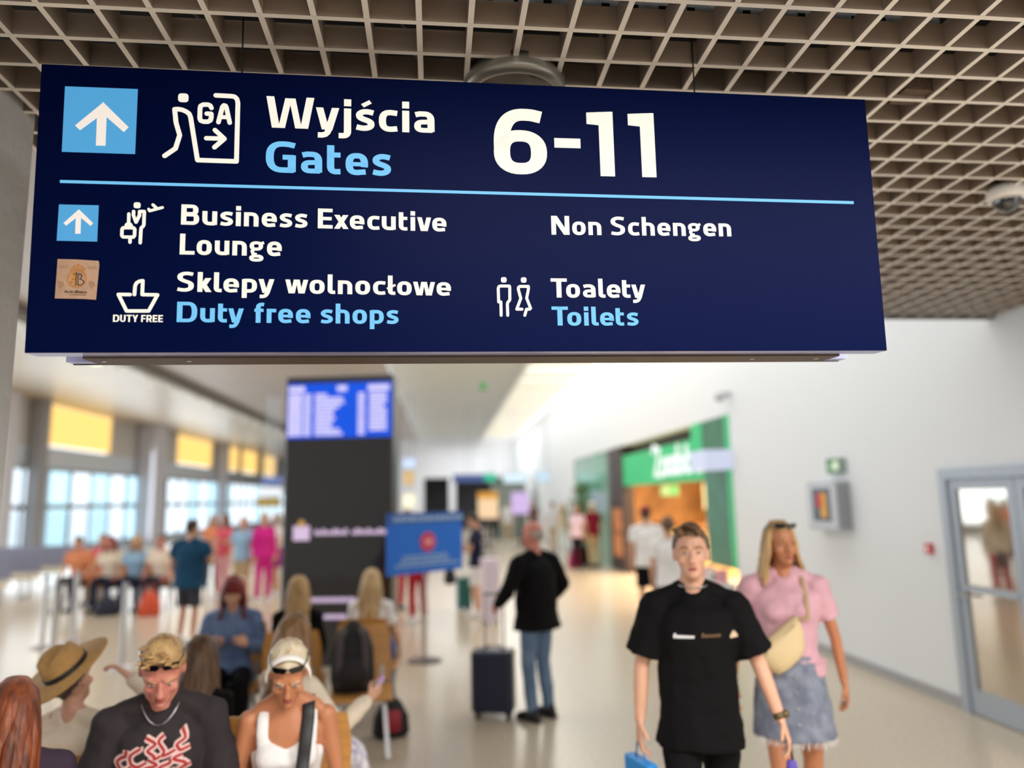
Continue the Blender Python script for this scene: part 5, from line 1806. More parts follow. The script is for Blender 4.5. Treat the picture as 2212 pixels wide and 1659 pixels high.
C_TEAL = cloth('teal', (30, 70, 100), 0.1)
C_DGREY = cloth('dark_grey', (66, 66, 74), 0.1)
C_PINK = cloth('pale_pink', (210, 164, 176))
C_SKIRT = cloth('denim_skirt', (138, 144, 160), c2=(104, 110, 128), ns=14)
C_NAVY = cloth('navy', (34, 38, 62))
C_KHAKI = cloth('khaki', (188, 166, 132))
C_RED = cloth('red', (176, 36, 52))
C_MAG = cloth('magenta', (206, 44, 140))
C_LBLUE = cloth('light_blue', (150, 186, 216))
C_PURP = cloth('dark_purple', (62, 50, 64), 0.1)
C_ROSE = cloth('rose', (214, 92, 106))
C_ORNG = cloth('orange_peach', (222, 140, 100))
C_FLOR = cloth('floral', (238, 236, 240), c2=(168, 160, 190), ns=30)
SH_W = mat('shoe_white', (226, 226, 228), rough=0.5)
SH_B = mat('shoe_black', (24, 22, 24), rough=0.5)

PHONE_L = ((-0.05, 0.08, -0.27), (0.06, 0.30, -0.20))
PHONE_R = ((0.05, 0.08, -0.27), (-0.06, 0.30, -0.20))
LAP_L = ((-0.06, 0.06, -0.27), (-0.01, 0.27, -0.37))
LAP_R = ((0.06, 0.06, -0.27), (0.01, 0.27, -0.37))

# --- seated in the near rows
pA = person('person with long auburn hair and dark purple top by the grey wall', None, yaw=50, H=1.60, pose='sit', lean=16, head_pitch=12, head_roll=16,
            armL=LAP_L, armR=LAP_R, female=True, wide=1.15, hair=('long', H_AUB), shirt=C_PURP, sleeve='long', bottom=C_BLACK, shoes=SH_B, fine=True, headtarget=(36, 1474))
pB = person('person in straw hat and cream blouse seen from behind, one hand raised to the hat', None, yaw=-8, H=1.48, pose='sit', lean=-4, head_pitch=-6, head_roll=-8,
            armL=LAP_L, armR=((0.13, 0.14, 0.03), (-0.03, 0.13, 0.16)), female=True, wide=1.15, skin=SKIN, hair=('short', hairm('grey_dark', (104, 98, 94), (70, 64, 62))), shirt=C_CREAM, sleeve='long', shirt_loose=1.5, bottom=C_KHAKI, shoes=SH_W, fine=True, headtarget=(142, 1418))
pC = person('seated person with blond quiff and charcoal t-shirt with red and white print', None, yaw=194, H=1.82, pose='sit', lean=11, head_pitch=28, head_yaw=3,
            armL=((-0.06, 0.05, -0.27), (0.05, 0.30, -0.20)), armR=((0.06, 0.05, -0.27), (-0.05, 0.30, -0.20)), wide=0.95, skin=SKIN3, hair=('quiff', H_BLOND), shirt=C_GREYT, sleeve='wide', shirt_loose=1.25, bottom=C_BLACK, shoes=SH_W, fine=True, headtarget=(352, 1392))
pD = person('seated person with long brown hair and black top, seen from behind', None, yaw=-4, H=1.43, pose='sit', lean=10, head_pitch=6,
            armL=LAP_L, armR=LAP_R, female=True, hair=('long', H_BROWN), shirt=C_BLACK, sleeve='long', bottom=C_BLACK, shoes=SH_B, fine=True, headtarget=(438, 1377))
pE = person('seated person with dark red fringe and blue denim top looking at a phone', None, yaw=190, H=1.62, pose='sit', lean=4, head_pitch=16,
            armL=((-0.08, 0.06, -0.26), (0.05, 0.27, -0.14)), armR=((0.08, 0.06, -0.26), (-0.05, 0.27, -0.14)), female=True, wide=1.08, hair=('bangs', H_RED, 1.08), shirt=C_DENIM, sleeve='long', shirt_loose=1.35, bottom=C_BLACK, shoes=SH_B, fine=True, headtarget=(504, 1249))
pF = person('seated person with platinum hair and white tank top, sunglasses on the head', None, yaw=188, H=1.72, pose='sit', lean=15, head_pitch=25, head_yaw=2,
            armL=((-0.05, 0.04, -0.27), (0.05, 0.28, -0.22)), armR=((0.05, 0.04, -0.27), (-0.05, 0.28, -0.22)), female=True, wide=0.98, skin=SKIN2, hair=('short', H_PLAT, 1.07), shirt=C_WHITE, sleeve='tank', bottom=C_BLACK, shoes=SH_W, fine=True, headtarget=(624, 1402))
pG = person('seated person with pale cardigan and white floral skirt holding up a lit phone', None, yaw=-42, H=1.60, pose='sit', lean=2, head_pitch=10, head_yaw=20,
            armL=LAP_L, armR=((0.10, 0.14, -0.22), (0.10, 0.36, -0.10)), female=True, hair=('long', H_LBROWN, 1.06), shirt=C_CREAM, sleeve='long', shirt_loose=1.4, bottom=C_FLOR, bottom_kind='skirt', shoes=SH_W, fine=True, headtarget=(640, 1332))
pH = person('seated person with straight blond hair and black top, before the totem', None, yaw=4, H=1.54, pose='sit', lean=5, head_pitch=4,
            armL=LAP_L, armR=LAP_R, female=True, hair=('long', H_BLOND), shirt=C_BLACK, sleeve='long', bottom=C_BLACK, shoes=SH_B, headtarget=(646, 1247))
pI = person('seated person with long wavy blond hair and white top, before the totem', None, yaw=-6, H=1.53, pose='sit', lean=3, head_pitch=4,
            armL=LAP_L, armR=((0.10, 0.02, -0.26), (0.10, 0.2, -0.42)), female=True, hair=('longwavy', H_BLOND2, 1.08), shirt=C_WHITE, sleeve='short', bottom=cloth('blue_skirt', (40, 66, 140)), bottom_kind='trousers', shoes=SH_W, headtarget=(803, 1232))


def seat_for(P, yaw, label, group):
    a = math.radians(yaw)
    r = P['root'].location
    return chair(r.x - math.sin(a) * 0.03, r.y + math.cos(a) * 0.03, a, label, group)


grp = 'plywood chairs of the waiting rows'
seat_for(pA, 10, 'plywood chair under the person with auburn hair at the far left', grp)
seat_for(pB, 0, 'plywood chair under the person in the straw hat', grp)
seat_for(pC, 184, 'plywood chair under the person in the charcoal t-shirt', grp)
seat_for(pD, 0, 'plywood chair under the brown haired person in black', grp)
seat_for(pE, 180, 'plywood chair under the person with dark red hair', grp)
seat_for(pF, 176, 'plywood chair under the person in the white tank top', grp)
seat_for(pG, -6, 'plywood chair under the person with the floral skirt', grp)
seat_for(pH, 4, 'plywood chair under the straight blond haired person in black', grp)
seat_for(pI, -6, 'plywood chair under the wavy blond haired person in white', grp)
q = G(800, 1488, 0.44)
cb = chair(q.x - 0.06, q.y - 0.06, PI + 0.10, 'plywood chair carrying the black backpack', grp)

# backpack on that chair
bp = empty('backpack', (q.x - 0.14, q.y + 0.02, 0.442), PI + 0.1, label='black backpack with hanging straps standing on a plywood chair', cat='backpack')
m_bp = mat('backpack_black', (24, 22, 24), rough=0.7, bump=0.1)
o = MB().tube([(0, 0, 0.0), (0, 0, 0.08), (0, 0.0, 0.3), (0, -0.02, 0.42), (0, -0.03, 0.47)], [(0.15, 0.09), (0.17, 0.11), (0.16, 0.10), (0.12, 0.08), (0.06, 0.05)], 18, e=3).obj('body', m_bp, bp, smooth=True)
MB().tube([(0, 0.12, 0.05), (0, 0.135, 0.14), (0, 0.115, 0.24)], [(0.12, 0.03), (0.125, 0.035), (0.11, 0.03)], 14, e=3).obj('pocket', m_bp, bp, smooth=True)
for s in (-1, 1):
    MB().tube([(0.06 * s, 0.06, 0.46), (0.09 * s, 0.12, 0.40), (0.10 * s, 0.15, 0.22), (0.09 * s, 0.14, 0.05)], [(0.026, 0.006)] * 4, 8).obj('strap', mat('strap_grey', (72, 66, 66), rough=0.7), bp, smooth=True)
MB().tube([(-0.03, 0, 0.48), (-0.02, 0, 0.51), (0.02, 0, 0.51), (0.03, 0, 0.48)], 0.006, 8).obj('handle', m_bp, bp, smooth=True)
rb = empty('small_bag', (q.x + 0.14, q.y + 0.3, 0.0), 0.2, label='black and dark red bag on the floor under the backpack chair', cat='bag')
MB().tube([(0, 0, 0.03), (0, 0, 0.15), (0, 0, 0.26)], [(0.15, 0.09), (0.14, 0.09), (0.08, 0.05)], 14, e=3).obj('body', m_bp, rb, smooth=True)
MB().tube([(0, -0.08, 0.06), (0, -0.09, 0.14), (0, -0.07, 0.2)], [(0.07, 0.02)] * 3, 12, e=3).obj('pocket', mat('bag_red', (150, 30, 48), rough=0.6), rb, smooth=True)

# --- standing near figures
t = AY(1492, 1141, 3.42)
pJ = person('person walking in an oversized black t-shirt with short dark brown hair', (t.x - 0.0, t.y + 0.02), yaw=168, H=t.z * 1.0, pose='stand', lean=0, head_pitch=-2, head_yaw=-4,
            armR=((0.07, -0.01, -0.26), (0.09, 0.02, -0.51)), armL=((-0.10, 0.0, -0.26), (-0.17, 0.06, -0.50)), wide=0.95, hair=('quiff', H_BROWN), shirt=C_BLACK, sleeve='wide', shirt_loose=1.8, shirt_len=0.07, bottom=C_BLACK, shoes=SH_W, fine=True, stride=0.22)
t = AY(1682, 1129, 3.98)
pK = person('person with blond hair in pale pink t-shirt and frayed denim skirt', (t.x, t.y), yaw=164, H=t.z, pose='stand', lean=0, head_pitch=-2, head_yaw=16,
            armR=((0.09, -0.04, -0.26), (0.12, -0.02, -0.50)), armL=((-0.08, -0.05, -0.26), (-0.11, -0.06, -0.50)), female=True, wide=1.08, skin=SKIN2, hair=('bob', H_BLOND), shirt=C_PINK, sleeve='short', shirt_loose=1.2, shirt_len=-0.17, bottom=C_SKIRT, bottom_kind='skirt', shoes=SH_W, fine=True, stride=0.18)
t = G(1165, 1552)
pL = person('elderly bald person in black jacket and blue jeans standing beside a dark blue suitcase', (t.x, t.y), yaw=38, H=1.66, pose='stand', lean=1, head_pitch=4, head_yaw=22,
            armL=((-0.13, 0.02, -0.25), (-0.08, 0.22, -0.38)), armR=((0.14, -0.02, -0.25), (0.16, 0.16, -0.38)), wide=1.12, skin=SKIN3, hair=('bald', H_GREY), shirt=C_BLACK, sleeve='long', shirt_loose=2.0, shirt_len=0.06, bottom=C_JEANS, shoes=SH_B, belly=0.03)
t = G(402, 1393)
pM = person('standing person in teal t-shirt and dark grey shorts seen from behind on the left', (t.x, t.y), yaw=-18, H=1.66, pose='stand', head_pitch=4, armR=((0.10, 0.06, -0.26), (0.02, 0.20, -0.06)), armL=((-0.08, 0.0, -0.26), (-0.06, 0.10, -0.50)),
            wide=1.15, hair=('short', H_DARK), shirt=C_TEAL, sleeve='short', shirt_loose=2.2, shirt_len=0.05, bottom=C_DGREY, bottom_kind='shorts', shoes=SH_W)


def stander(px, py, lb, yaw, H, **kw):
    g_ = G(px, py)
    kw.setdefault('far', True)
    return person(lb, (g_.x, g_.y), yaw=yaw, H=H, **kw)


ARM_FWD = ((-0.05, 0.10, -0.25), (0.05, 0.32, -0.16))
pN = stander(1032, 1333, 'person in navy polo shirt and white shorts facing left, just right of the blue notice', 75, 1.64, far=False, armL=((-0.05, 0.08, -0.26), (0.0, 0.32, -0.20)), armR=((0.05, 0.08, -0.26), (-0.05, 0.32, -0.18)), head_pitch=22, hair=('short', H_DARK), shirt=C_NAVY, sleeve='short', shirt_loose=1.5, bottom=C_WHITE, bottom_kind='shorts', shoes=SH_W)
stander(903, 1345, 'person in cream top and red trousers behind the pole of the blue notice', 20, 1.62, hair=('long', H_BLOND), female=True, shirt=C_CREAM, sleeve='long', bottom=C_RED, shoes=SH_W)
pO = stander(1405, 1345, 'person in white shirt and dark red cap walking towards the green shop', -12, 1.70, far=False, hair=('short', H_DARK), shirt=C_WHITE, sleeve='short', shirt_loose=1.5, bottom=C_BLACK, bottom_kind='shorts', shoes=SH_W)
pP = stander(1456, 1408, 'person in white t-shirt and blue jeans partly behind the person in black', -6, 1.60, far=False, hair=('short', H_BROWN), shirt=C_WHITE, sleeve='short', shirt_loose=1.6, bottom=C_JEANS, shoes=SH_W)
stander(1250, 1228, 'far person in pinkish white top carrying a magenta bag before the pale green screen', 160, 1.66, hair=('long', H_DARK), female=True, shirt=cloth('pinkish', (226, 200, 216)), bottom=C_BLACK, shoes=SH_B)
pQ = stander(1284, 1226, 'far person in wine red top, white hat and khaki trousers before the green plant', 20, 1.72, hair=('short', H_GREY), shirt=cloth('wine', (128, 28, 50)), bottom=C_KHAKI, shoes=SH_B)
stander(1196, 1192, 'far person in pale grey shirt near the right wall beyond the shop', 0, 1.72, hair=('short', H_BROWN), shirt=cloth('pale_grey', (206, 206, 212)), bottom=C_KHAKI, shoes=SH_B)
stander(1218, 1196, 'far person in beige coat close to the right wall beyond the shop', 10, 1.66, hair=('bob', H_BLOND), female=True, shirt=cloth('beige', (214, 190, 168)), sleeve='long', bottom=C_WHITE, shoes=SH_W)
stander(1152, 1180, 'far person in dark clothes in the middle of the concourse', 170, 1.74, hair=('short', H_DARK), shirt=cloth('brown_top', (104, 76, 70)), bottom=C_NAVY, shoes=SH_B)
stander(1098, 1176, 'far person in white shirt just left of the bald head', 0, 1.74, hair=('short', H_GREY), shirt=C_WHITE, bottom=C_KHAKI, shoes=SH_W)
stander(1070, 1166, 'far person in grey top between the two lit screens', 180, 1.7, hair=('short', H_DARK), shirt=C_DGREY, bottom=C_BLACK, shoes=SH_B)
# left background
stander(480, 1290, 'person in rose red top and pink trousers right of the teal shirt', 150, 1.66, hair=('long', H_DARK), female=True, shirt=C_ROSE, bottom=cloth('pale_rose', (226, 170, 176)), shoes=SH_W, armL=ARM_FWD)
stander(520, 1300, 'person in light blue t-shirt between the rose and the magenta figures', 175, 1.60, hair=('short', H_BLOND), shirt=C_LBLUE, bottom=C_KHAKI, bottom_kind='shorts', shoes=SH_B)
stander(566, 1300, 'person in bright magenta top and trousers left of the totem', -150, 1.68, hair=('short', H_BLOND), female=True, shirt=C_MAG, sleeve='long', bottom=C_MAG, shoes=SH_W)
stander(594, 1288, 'person in white top and magenta skirt at the left edge of the totem', 120, 1.66, hair=('bob', H_GREY), female=True, shirt=C_WHITE, bottom=cloth('violet', (150, 40, 130)), bottom_kind='skirt', shoes=SH_W)
stander(455, 1270, 'far person in patterned peach top behind the teal shirt', 200, 1.62, hair=('bob', H_LBROWN), female=True, shirt=C_ORNG, bottom=C_DGREY, shoes=SH_B)
# people standing behind the totem, mirrored by the glass door
for x, y, yw, lb, kw in ((-1.0, 11.8, -60, 'person in black behind the totem, seen mirrored in the glass door', dict(hair=('short', H_RED), shirt=C_BLACK, bottom=C_BLACK)),
                         (-0.65, 13.4, 200, 'person in beige jacket and red trousers behind the totem, mirrored in the door', dict(hair=('bob', H_LBROWN), shirt=cloth('beige', ()), sleeve='long', bottom=C_RED, female=True)),
                         (-2.0, 13.0, -90, 'person in cream top behind the totem, mirrored at the left of the door glass', dict(hair=('long', H_BLOND), shirt=C_CREAM, bottom=C_KHAKI, female=True))):
    person(lb, (x, y), yaw=yw, H=1.7, shoes=SH_B, far=True, **kw)

# the far seated row
seat_x = []
rowg = 'chairs of the far waiting row'
for i, (px, py, hr, top, bt, lb) in enumerate((
        (142, 1322, ('short', H_DARK), C_ORNG, C_DGREY, 'seated far person in orange-peach top, leftmost of the far row'),
        (212, 1324, ('bob', H_RED), C_CREAM, C_NAVY, 'seated far person with reddish hair in a cream top'),
        (268, 1322, ('long', H_BLOND), C_LBLUE, C_NAVY, 'seated far person with blond hair in a light blue top'),
        (326, 1322, ('short', H_BROWN), cloth('ecru', (232, 214, 196)), C_PURP, 'seated far person with dark hair in a wide ecru shirt, next to the teal shirt'),
        (178, 1312, ('short', H_LBROWN), C_ROSE, C_KHAKI, 'seated far person in rose top between the orange and the cream ones'))):
    g_ = G(px, py)
    p_ = person(lb, (g_.x, g_.y + 0.45 + (0.35 if i == 4 else 0)), yaw=180 + (i * 7 % 20) - 8, H=1.70, pose='sit', lean=8, head_pitch=10, armL=LAP_L, armR=LAP_R, female=i in (1, 2), wide=1.1, hair=hr, shirt=top, sleeve='short', bottom=bt, shoes=SH_B, far=True, skin=SKIN3 if i % 2 else SKIN)
    if i < 4:
        chair(g_.x, g_.y + 0.42, PI, 'plywood chair of the far row, %s' % ('under the orange-peach top', 'under the cream top with reddish hair', 'under the light blue top', 'under the wide ecru shirt')[i], rowg)
    else:
        chair(g_.x, g_.y + 0.77, PI, 'plywood chair of the far row under the rose top', rowg)
# empty padded benches by the left facade
for i in range(4):
    bn = empty('bench', (-9.6 - 0.25 * i, 15.2 + i * 1.6, 0), 0.1, label='%s long cream and navy bench by the left windows' % ('nearest', 'second', 'third', 'farthest')[i], cat='bench')
    MB().box(-1.2, 1.2, -0.25, 0.25, 0.38, 0.46).obj('seat', mat('bench_cream', (216, 206, 182), rough=0.6), bn)
    MB().box(-1.2, 1.2, 0.22, 0.29, 0.5, 0.9).obj('backrest', mat('bench_navy', (132, 134, 156), rough=0.6), bn)
    for x in (-1.0, 1.0):
        f = MB().box(x - 0.02, x + 0.02, -0.22, 0.26, 0.0, 0.03).box(x - 0.02, x + 0.02, 0.23, 0.27, 0.03, 0.6).box(x - 0.02, x + 0.02, -0.2, -0.16, 0.03, 0.38)
        f.obj('leg', m_leg, bn)

flush_pending()
join_bodies()

# --- hats, glasses, prints, bags
hp = pB['hp']
ht = MB()
tilt = Matrix.Rotation(math.radians(20), 3, 'X') @ Matrix.Rotation(math.radians(-12), 3, 'Y')


def hatpt(x, y, z):
    v = tilt @ V(x, y, z)
    return hp(v.x, v.y - 0.012, v.z + 0.165)


def hat_lathe(prof, oval=1.14, n=36, pinch=False):
    m = MB()
    vs, fs = [], []
    for r, z in prof:
        for q_ in range(n):
            a = 2 * PI * q_ / n
            x, y = r * math.cos(a), r * oval * math.sin(a)
            zz = z
            if pinch and z > 0.07:
                zz -= 0.028 * math.exp(-(x / 0.03) ** 2) * (1 if z > 0.09 else 0.4)
                if y > 0:
                    x *= 1 - 0.35 * min(1, (z - 0.06) / 0.05) * min(1, y / 0.08)
            if r > 0.12:
                zz += 0.10 * ((r - 0.11) / 0.08) * (x / 0.19) ** 2 * 0.2
            vs.append(hatpt(x, y, zz))
    for i in range(len(prof) - 1):
        for q_ in range(n):
            q2 = (q_ + 1) % n
            fs.append((i * n + q_, i * n + q2, (i + 1) * n + q2, (i + 1) * n + q_))
    m.add(vs, fs)
    return m


m_straw = mat('straw', (190, 146, 88), rough=0.75, noise=0.08, nscale=60, bump=0.3, bscale=160)
hat = hat_lathe([(0.088, 0.0), (0.187, -0.006), (0.189, -0.001), (0.188, 0.003), (0.095, 0.012), (0.093, 0.03), (0.088, 0.075), (0.082, 0.105), (0.066, 0.120), (0.035, 0.122), (0.001, 0.118)], pinch=True).obj('straw_hat', m_straw, pB['root'], smooth=True)
hat_lathe([(0.0965, 0.010), (0.0965, 0.034), (0.0935, 0.036), (0.0935, 0.010)]).obj('hat_band', mat('hat_band', (20, 20, 26), rough=0.6), hat, smooth=True)
glasses(pC, 'head', name='sunglasses')
glasses(pK, 'head', name='sunglasses')
glasses(pF, 'head', name='sunglasses')
hp = pF['hp']
hb = MB()
pts = [hp(0.088 * math.sin(a), 0.045 - 0.0 + 0.01 * math.cos(a), 0.13 + 0.118 * math.cos(a)) for a in [math.radians(-95 + 190 * q_ / 16) for q_ in range(17)]]
hb.tube(pts, [(0.016, 0.006)] * 17, 8, ref=tuple(pF['Rm'] @ V(0, 1, 0)))
hb.obj('headband', mat('headband_white', (236, 232, 226), rough=0.8), pF['root'], smooth=True)
# caps
for P_, col, nm in ((pO, (120, 20, 34), 'cap'), (pQ, (222, 220, 218), 'cap')):
    hp = P_['hp']
    m = MB()
    m.ell(hp(0, -0.008, 0.175), (0.088, 0.108, 0.075), 18, 10, P_['Rm'])
    m.tube([hp(0, 0.07, 0.185), hp(0, 0.15, 0.175)], [(0.07, 0.006), (0.05, 0.005)], 12)
    m.obj(nm, mat('cap_%d' % col[0], col, rough=0.7), P_['root'], smooth=True)

# prints
fl_ = []
rr = random.Random(4)
cx = 0.02
letters = []
for row, (xa, za, n_, sz) in enumerate(((0.13, 0.395, 5, 0.038), (0.125, 0.325, 5, 0.028))):
    for i in range(n_):
        x0, z0 = xa - i * 0.052, za + i * 0.012 + rr.uniform(-0.008, 0.008)
        pts = [(x0 + rr.uniform(-0.024, 0.024), z0 + sz * (1 - 0.5 * q_) + rr.uniform(-0.008, 0.008)) for q_ in range(5)]
        pts.append((x0 - 0.04, z0 - sz * 0.6))
        letters.append(catmull(pts, 3))
decal(pC, 'shirt', letters, 0.026, mat('print_pale', (232, 196, 190), rough=0.8), 'print', 0.004, 'pale pink outlined script print')
decal(pC, 'shirt', letters, 0.010, mat('print_red', (172, 44, 48), rough=0.8), 'print', 0.006, 'red inner script print')
decal(pC, 'shirt', [[(0.03, 0.28), (0.0, 0.29), (-0.03, 0.295)], [(0.02, 0.26), (-0.02, 0.27)]], 0.022, mat('print_orange', (190, 70, 40), rough=0.8), 'print', 0.004, 'orange patch of the print')
px_t = lambda px: -(px - 1497) * 0.00216
wlow = [[(px_t(1447 + k * 5.2), 0.330 + 0.0004 * k), (px_t(1450 + k * 5.2), 0.342 + (0.008 if k == 0 else 0))] for k in range(8)]
decal(pJ, 'shirt', wlow, 0.009, mat('print_white', (236, 234, 236), rough=0.8), 'print', 0.004, 'small white lettering on the left of the chest')
wlow = [[(px_t(1503 + k * 5.0), 0.335), (px_t(1506 + k * 5.0), 0.347 + (0.007 if k == 0 else 0))] for k in range(8)]
decal(pJ, 'shirt', wlow, 0.006, mat('print_brown', (120, 92, 62), rough=0.8), 'print', 0.004, 'small brown lettering in the middle of the chest')
decal(pJ, 'shirt', [[(px_t(1562), 0.332), (px_t(1580), 0.332)], [(px_t(1564), 0.340), (px_t(1578), 0.342)], [(px_t(1568), 0.348), (px_t(1574), 0.350)]], 0.011, mat('print_cream', (216, 190, 160), rough=0.8), 'print', 0.004, 'small cream emblem on the right of the chest')
hp = pJ['hp']
# thin necklace of the boy, watch, ear stud
o = MB()
NB = pJ['neckb'] + pJ['U'] * 0.018
o.tube([NB + V(0.072 * math.cos(a), 0.066 * math.sin(a) + 0.005, -0.014 * math.sin(a)) for a in [math.radians(10 + 160 * q_ / 10) for q_ in range(11)]], 0.0035, 6)
o.obj('necklace', m_steel, pJ['root'], smooth=True)
for P_, s, c, nm in ((pJ, -1, (96, 80, 50), 'watch'), (pK, 1, (224, 214, 160), 'wrist_band'), (pE, 1, (190, 190, 194), 'watch'), (pI, 1, (200, 196, 180), 'wrist_band')):
    S0, E_, Wp, hc, sd_, pn_, d = P_['AL'][s]
    m = MB()
    m.tube([Wp - d * 0.03, Wp - d * 0.006], [(0.033 * P_['k'], 0.028 * P_['k'])] * 2, 14, ref=tuple(sd_), round_ends=False)
    if nm == 'watch':
        m.tube([Wp - d * 0.018 - pn_ * 0.022, Wp - d * 0.018 - pn_ * 0.034], [0.019, 0.018], 14)
    m.obj(nm, mat('band_%d' % c[0], c, rough=0.35, metal=0.4), P_['root'], smooth=True)
# necklace of the quiffed one
NB = pC['neckb'] + pC['F'] * 0.02
o = MB()
o.tube([pC['neckb'] + pC['T'](0.075 * math.cos(a), 0.085 * math.sin(a) + 0.01, -0.075 * max(0, math.sin(a)) ** 2 + 0.012) - pC['T'](0, 0, 0) for a in [math.radians(10 + 160 * q_ / 12) for q_ in range(13)]], 0.0025, 6)
o.obj('necklace', m_steel, pC['root'], smooth=True)
# lines of the frayed hem on the denim skirt
hm = MB()
k_ = pK['k']
z0 = 0.93 * k_ - 0.34 * k_ + 0.03
for q_ in range(90):
    a = 2 * PI * q_ / 90
    x, y = 0.208 * k_ * math.cos(a), 0.163 * k_ * math.sin(a)
    dx = rnd.uniform(-0.012, 0.012)
    hm.tube([(x, y, z0 + 0.012), (x * 1.01 + dx, y * 1.01 + dx, z0 - rnd.uniform(0.012, 0.03))], 0.0022, 4, round_ends=False)
hm.obj('frayed_hem', mat('fray_white', (226, 222, 222), rough=0.9), pK['root'], kind='stuff')
bt_ = MB()
for q_ in range(4):
    bt_.ell((0.0, 0.150 * k_ + 0.012 * q_, 0.93 * k_ + 0.02 - q_ * 0.075), (0.008, 0.005, 0.008), 10, 6)
bt_.obj('button_row', m_steel, pK['root'], kind='stuff')

# phones
phone(pC, 1, (60, 60, 62), 'dark phone held low by the person in the charcoal t-shirt')
phone(pE, 1, (40, 42, 46), 'dark phone in the hands of the person with dark red hair')
phone(pG, 1, (210, 206, 214), 'phone with a glowing violet screen held up above the platinum hair', glow=(178, 90, 236))
phone(pN, -1, (30, 30, 34), 'small dark phone held by the person in the navy polo shirt')
phone(pM, 1, (30, 30, 34), 'phone held to the face by the person in teal')

# black strap bag of the tank top person
sb = empty('shoulder_bag', pF['root'].location, pF['root'].rotation_euler.z, label='black shoulder bag with a wide strap across the white tank top', cat='bag')
T_ = pF['T']
def front_hit(P_, x, z, names=('shirt', 'body')):
    best = None
    for c in P_['root'].children:
        if c.name.split('.')[0] in names:
            bvh = BVHTree.FromPolygons([v.co for v in c.data.vertices], [p.vertices for p in c.data.polygons])
            h_ = bvh.ray_cast(P_['T'](x, 0.6, z), -P_['F'])
            if h_[0] and (best is None or h_[3] < best[1]):
                best = (h_[0], h_[3])
    return best[0] if best else None


pts = [T_(-0.085, -0.03, 0.535), T_(-0.085, 0.03, 0.525)]
for t_ in range(10):
    h_ = front_hit(pF, -0.085 + 0.006 * t_, 0.485 - 0.055 * t_)
    if h_:
        pts.append(h_ + pF['F'] * 0.010)
strap(pF, pts, 0.026, m_black, 'strap', sb, 0.004)
e_ = pts[-1]
MB().rounded_box(e_.x - 0.1, e_.x + 0.12, e_.y + 0.0, e_.y + 0.07, e_.z - 0.14, e_.z + 0.01, 0.03).obj('body', m_black, sb)

# beige crescent bag of the pink t-shirt person
cbg = empty('crossbody_bag', (0, 0, 0), label='beige crescent shaped crossbody bag hanging before the pale pink t-shirt', cat='bag')
YB = 3.80
out = [AY(x, y, YB) for x, y in ((1724, 1330), (1733, 1345), (1740, 1372), (1742, 1400), (1730, 1425), (1706, 1448), (1685, 1461), (1668, 1452), (1650, 1438), (1634, 1420), (1650, 1396), (1672, 1374), (1696, 1352), (1712, 1338))]
cen = sum(out, V(0, 0, 0)) / len(out)
vs, fs = [], []
n = len(out)
for sc_, dy in ((1.0, 0.035), (0.98, 0.012), (0.86, -0.018), (0.55, -0.032), (0.2, -0.036)):
    vs += [cen + (p - cen) * sc_ + V(0, dy, 0) for p in out]
for i in range(4):
    for q_ in range(n):
        q2 = (q_ + 1) % n
        fs.append((i * n + q_, i * n + q2, (i + 1) * n + q2, (i + 1) * n + q_))
fs += [tuple(reversed([4 * n + q_ for q_ in range(n)])), tuple(range(n))]
m_bag = mat('beige_bag', (214, 190, 146), rough=0.6, bump=0.1, bscale=30)
mb = MB(); mb.add(vs, fs)
mb.obj('body', m_bag, cbg, smooth=True)
zp = [AY(x, y, YB - 0.022) for x, y in ((1716, 1350), (1700, 1366), (1680, 1388), (1662, 1408), (1648, 1420))]
MB().tube(zp, [(0.004, 0.003)] * 5, 8).obj('zip', mat('bag_zip', (150, 128, 94), rough=0.5), cbg, smooth=True)
Mk = Matrix.Translation(pK['root'].location) @ Matrix.Rotation(pK['root'].rotation_euler.z, 4, 'Z')
sp_ = [pK['T'](-0.09, -0.07, 0.47), pK['T'](-0.09, -0.02, 0.535), pK['T'](-0.09, 0.04, 0.52)] + [front_hit(pK, -0.092 - 0.0 * t_, 0.47 - 0.05 * t_) + pK['F'] * 0.008 for t_ in range(4)]
sp_ = [Mk @ p for p in sp_] + [AY(1726, 1338, YB + 0.005)]
MB().tube(sp_, [(0.012, 0.003)] * len(sp_), 8, ref=(1, 0, 0)).obj('strap', mat('bag_strap', (176, 148, 110), rough=0.6), cbg, smooth=True)


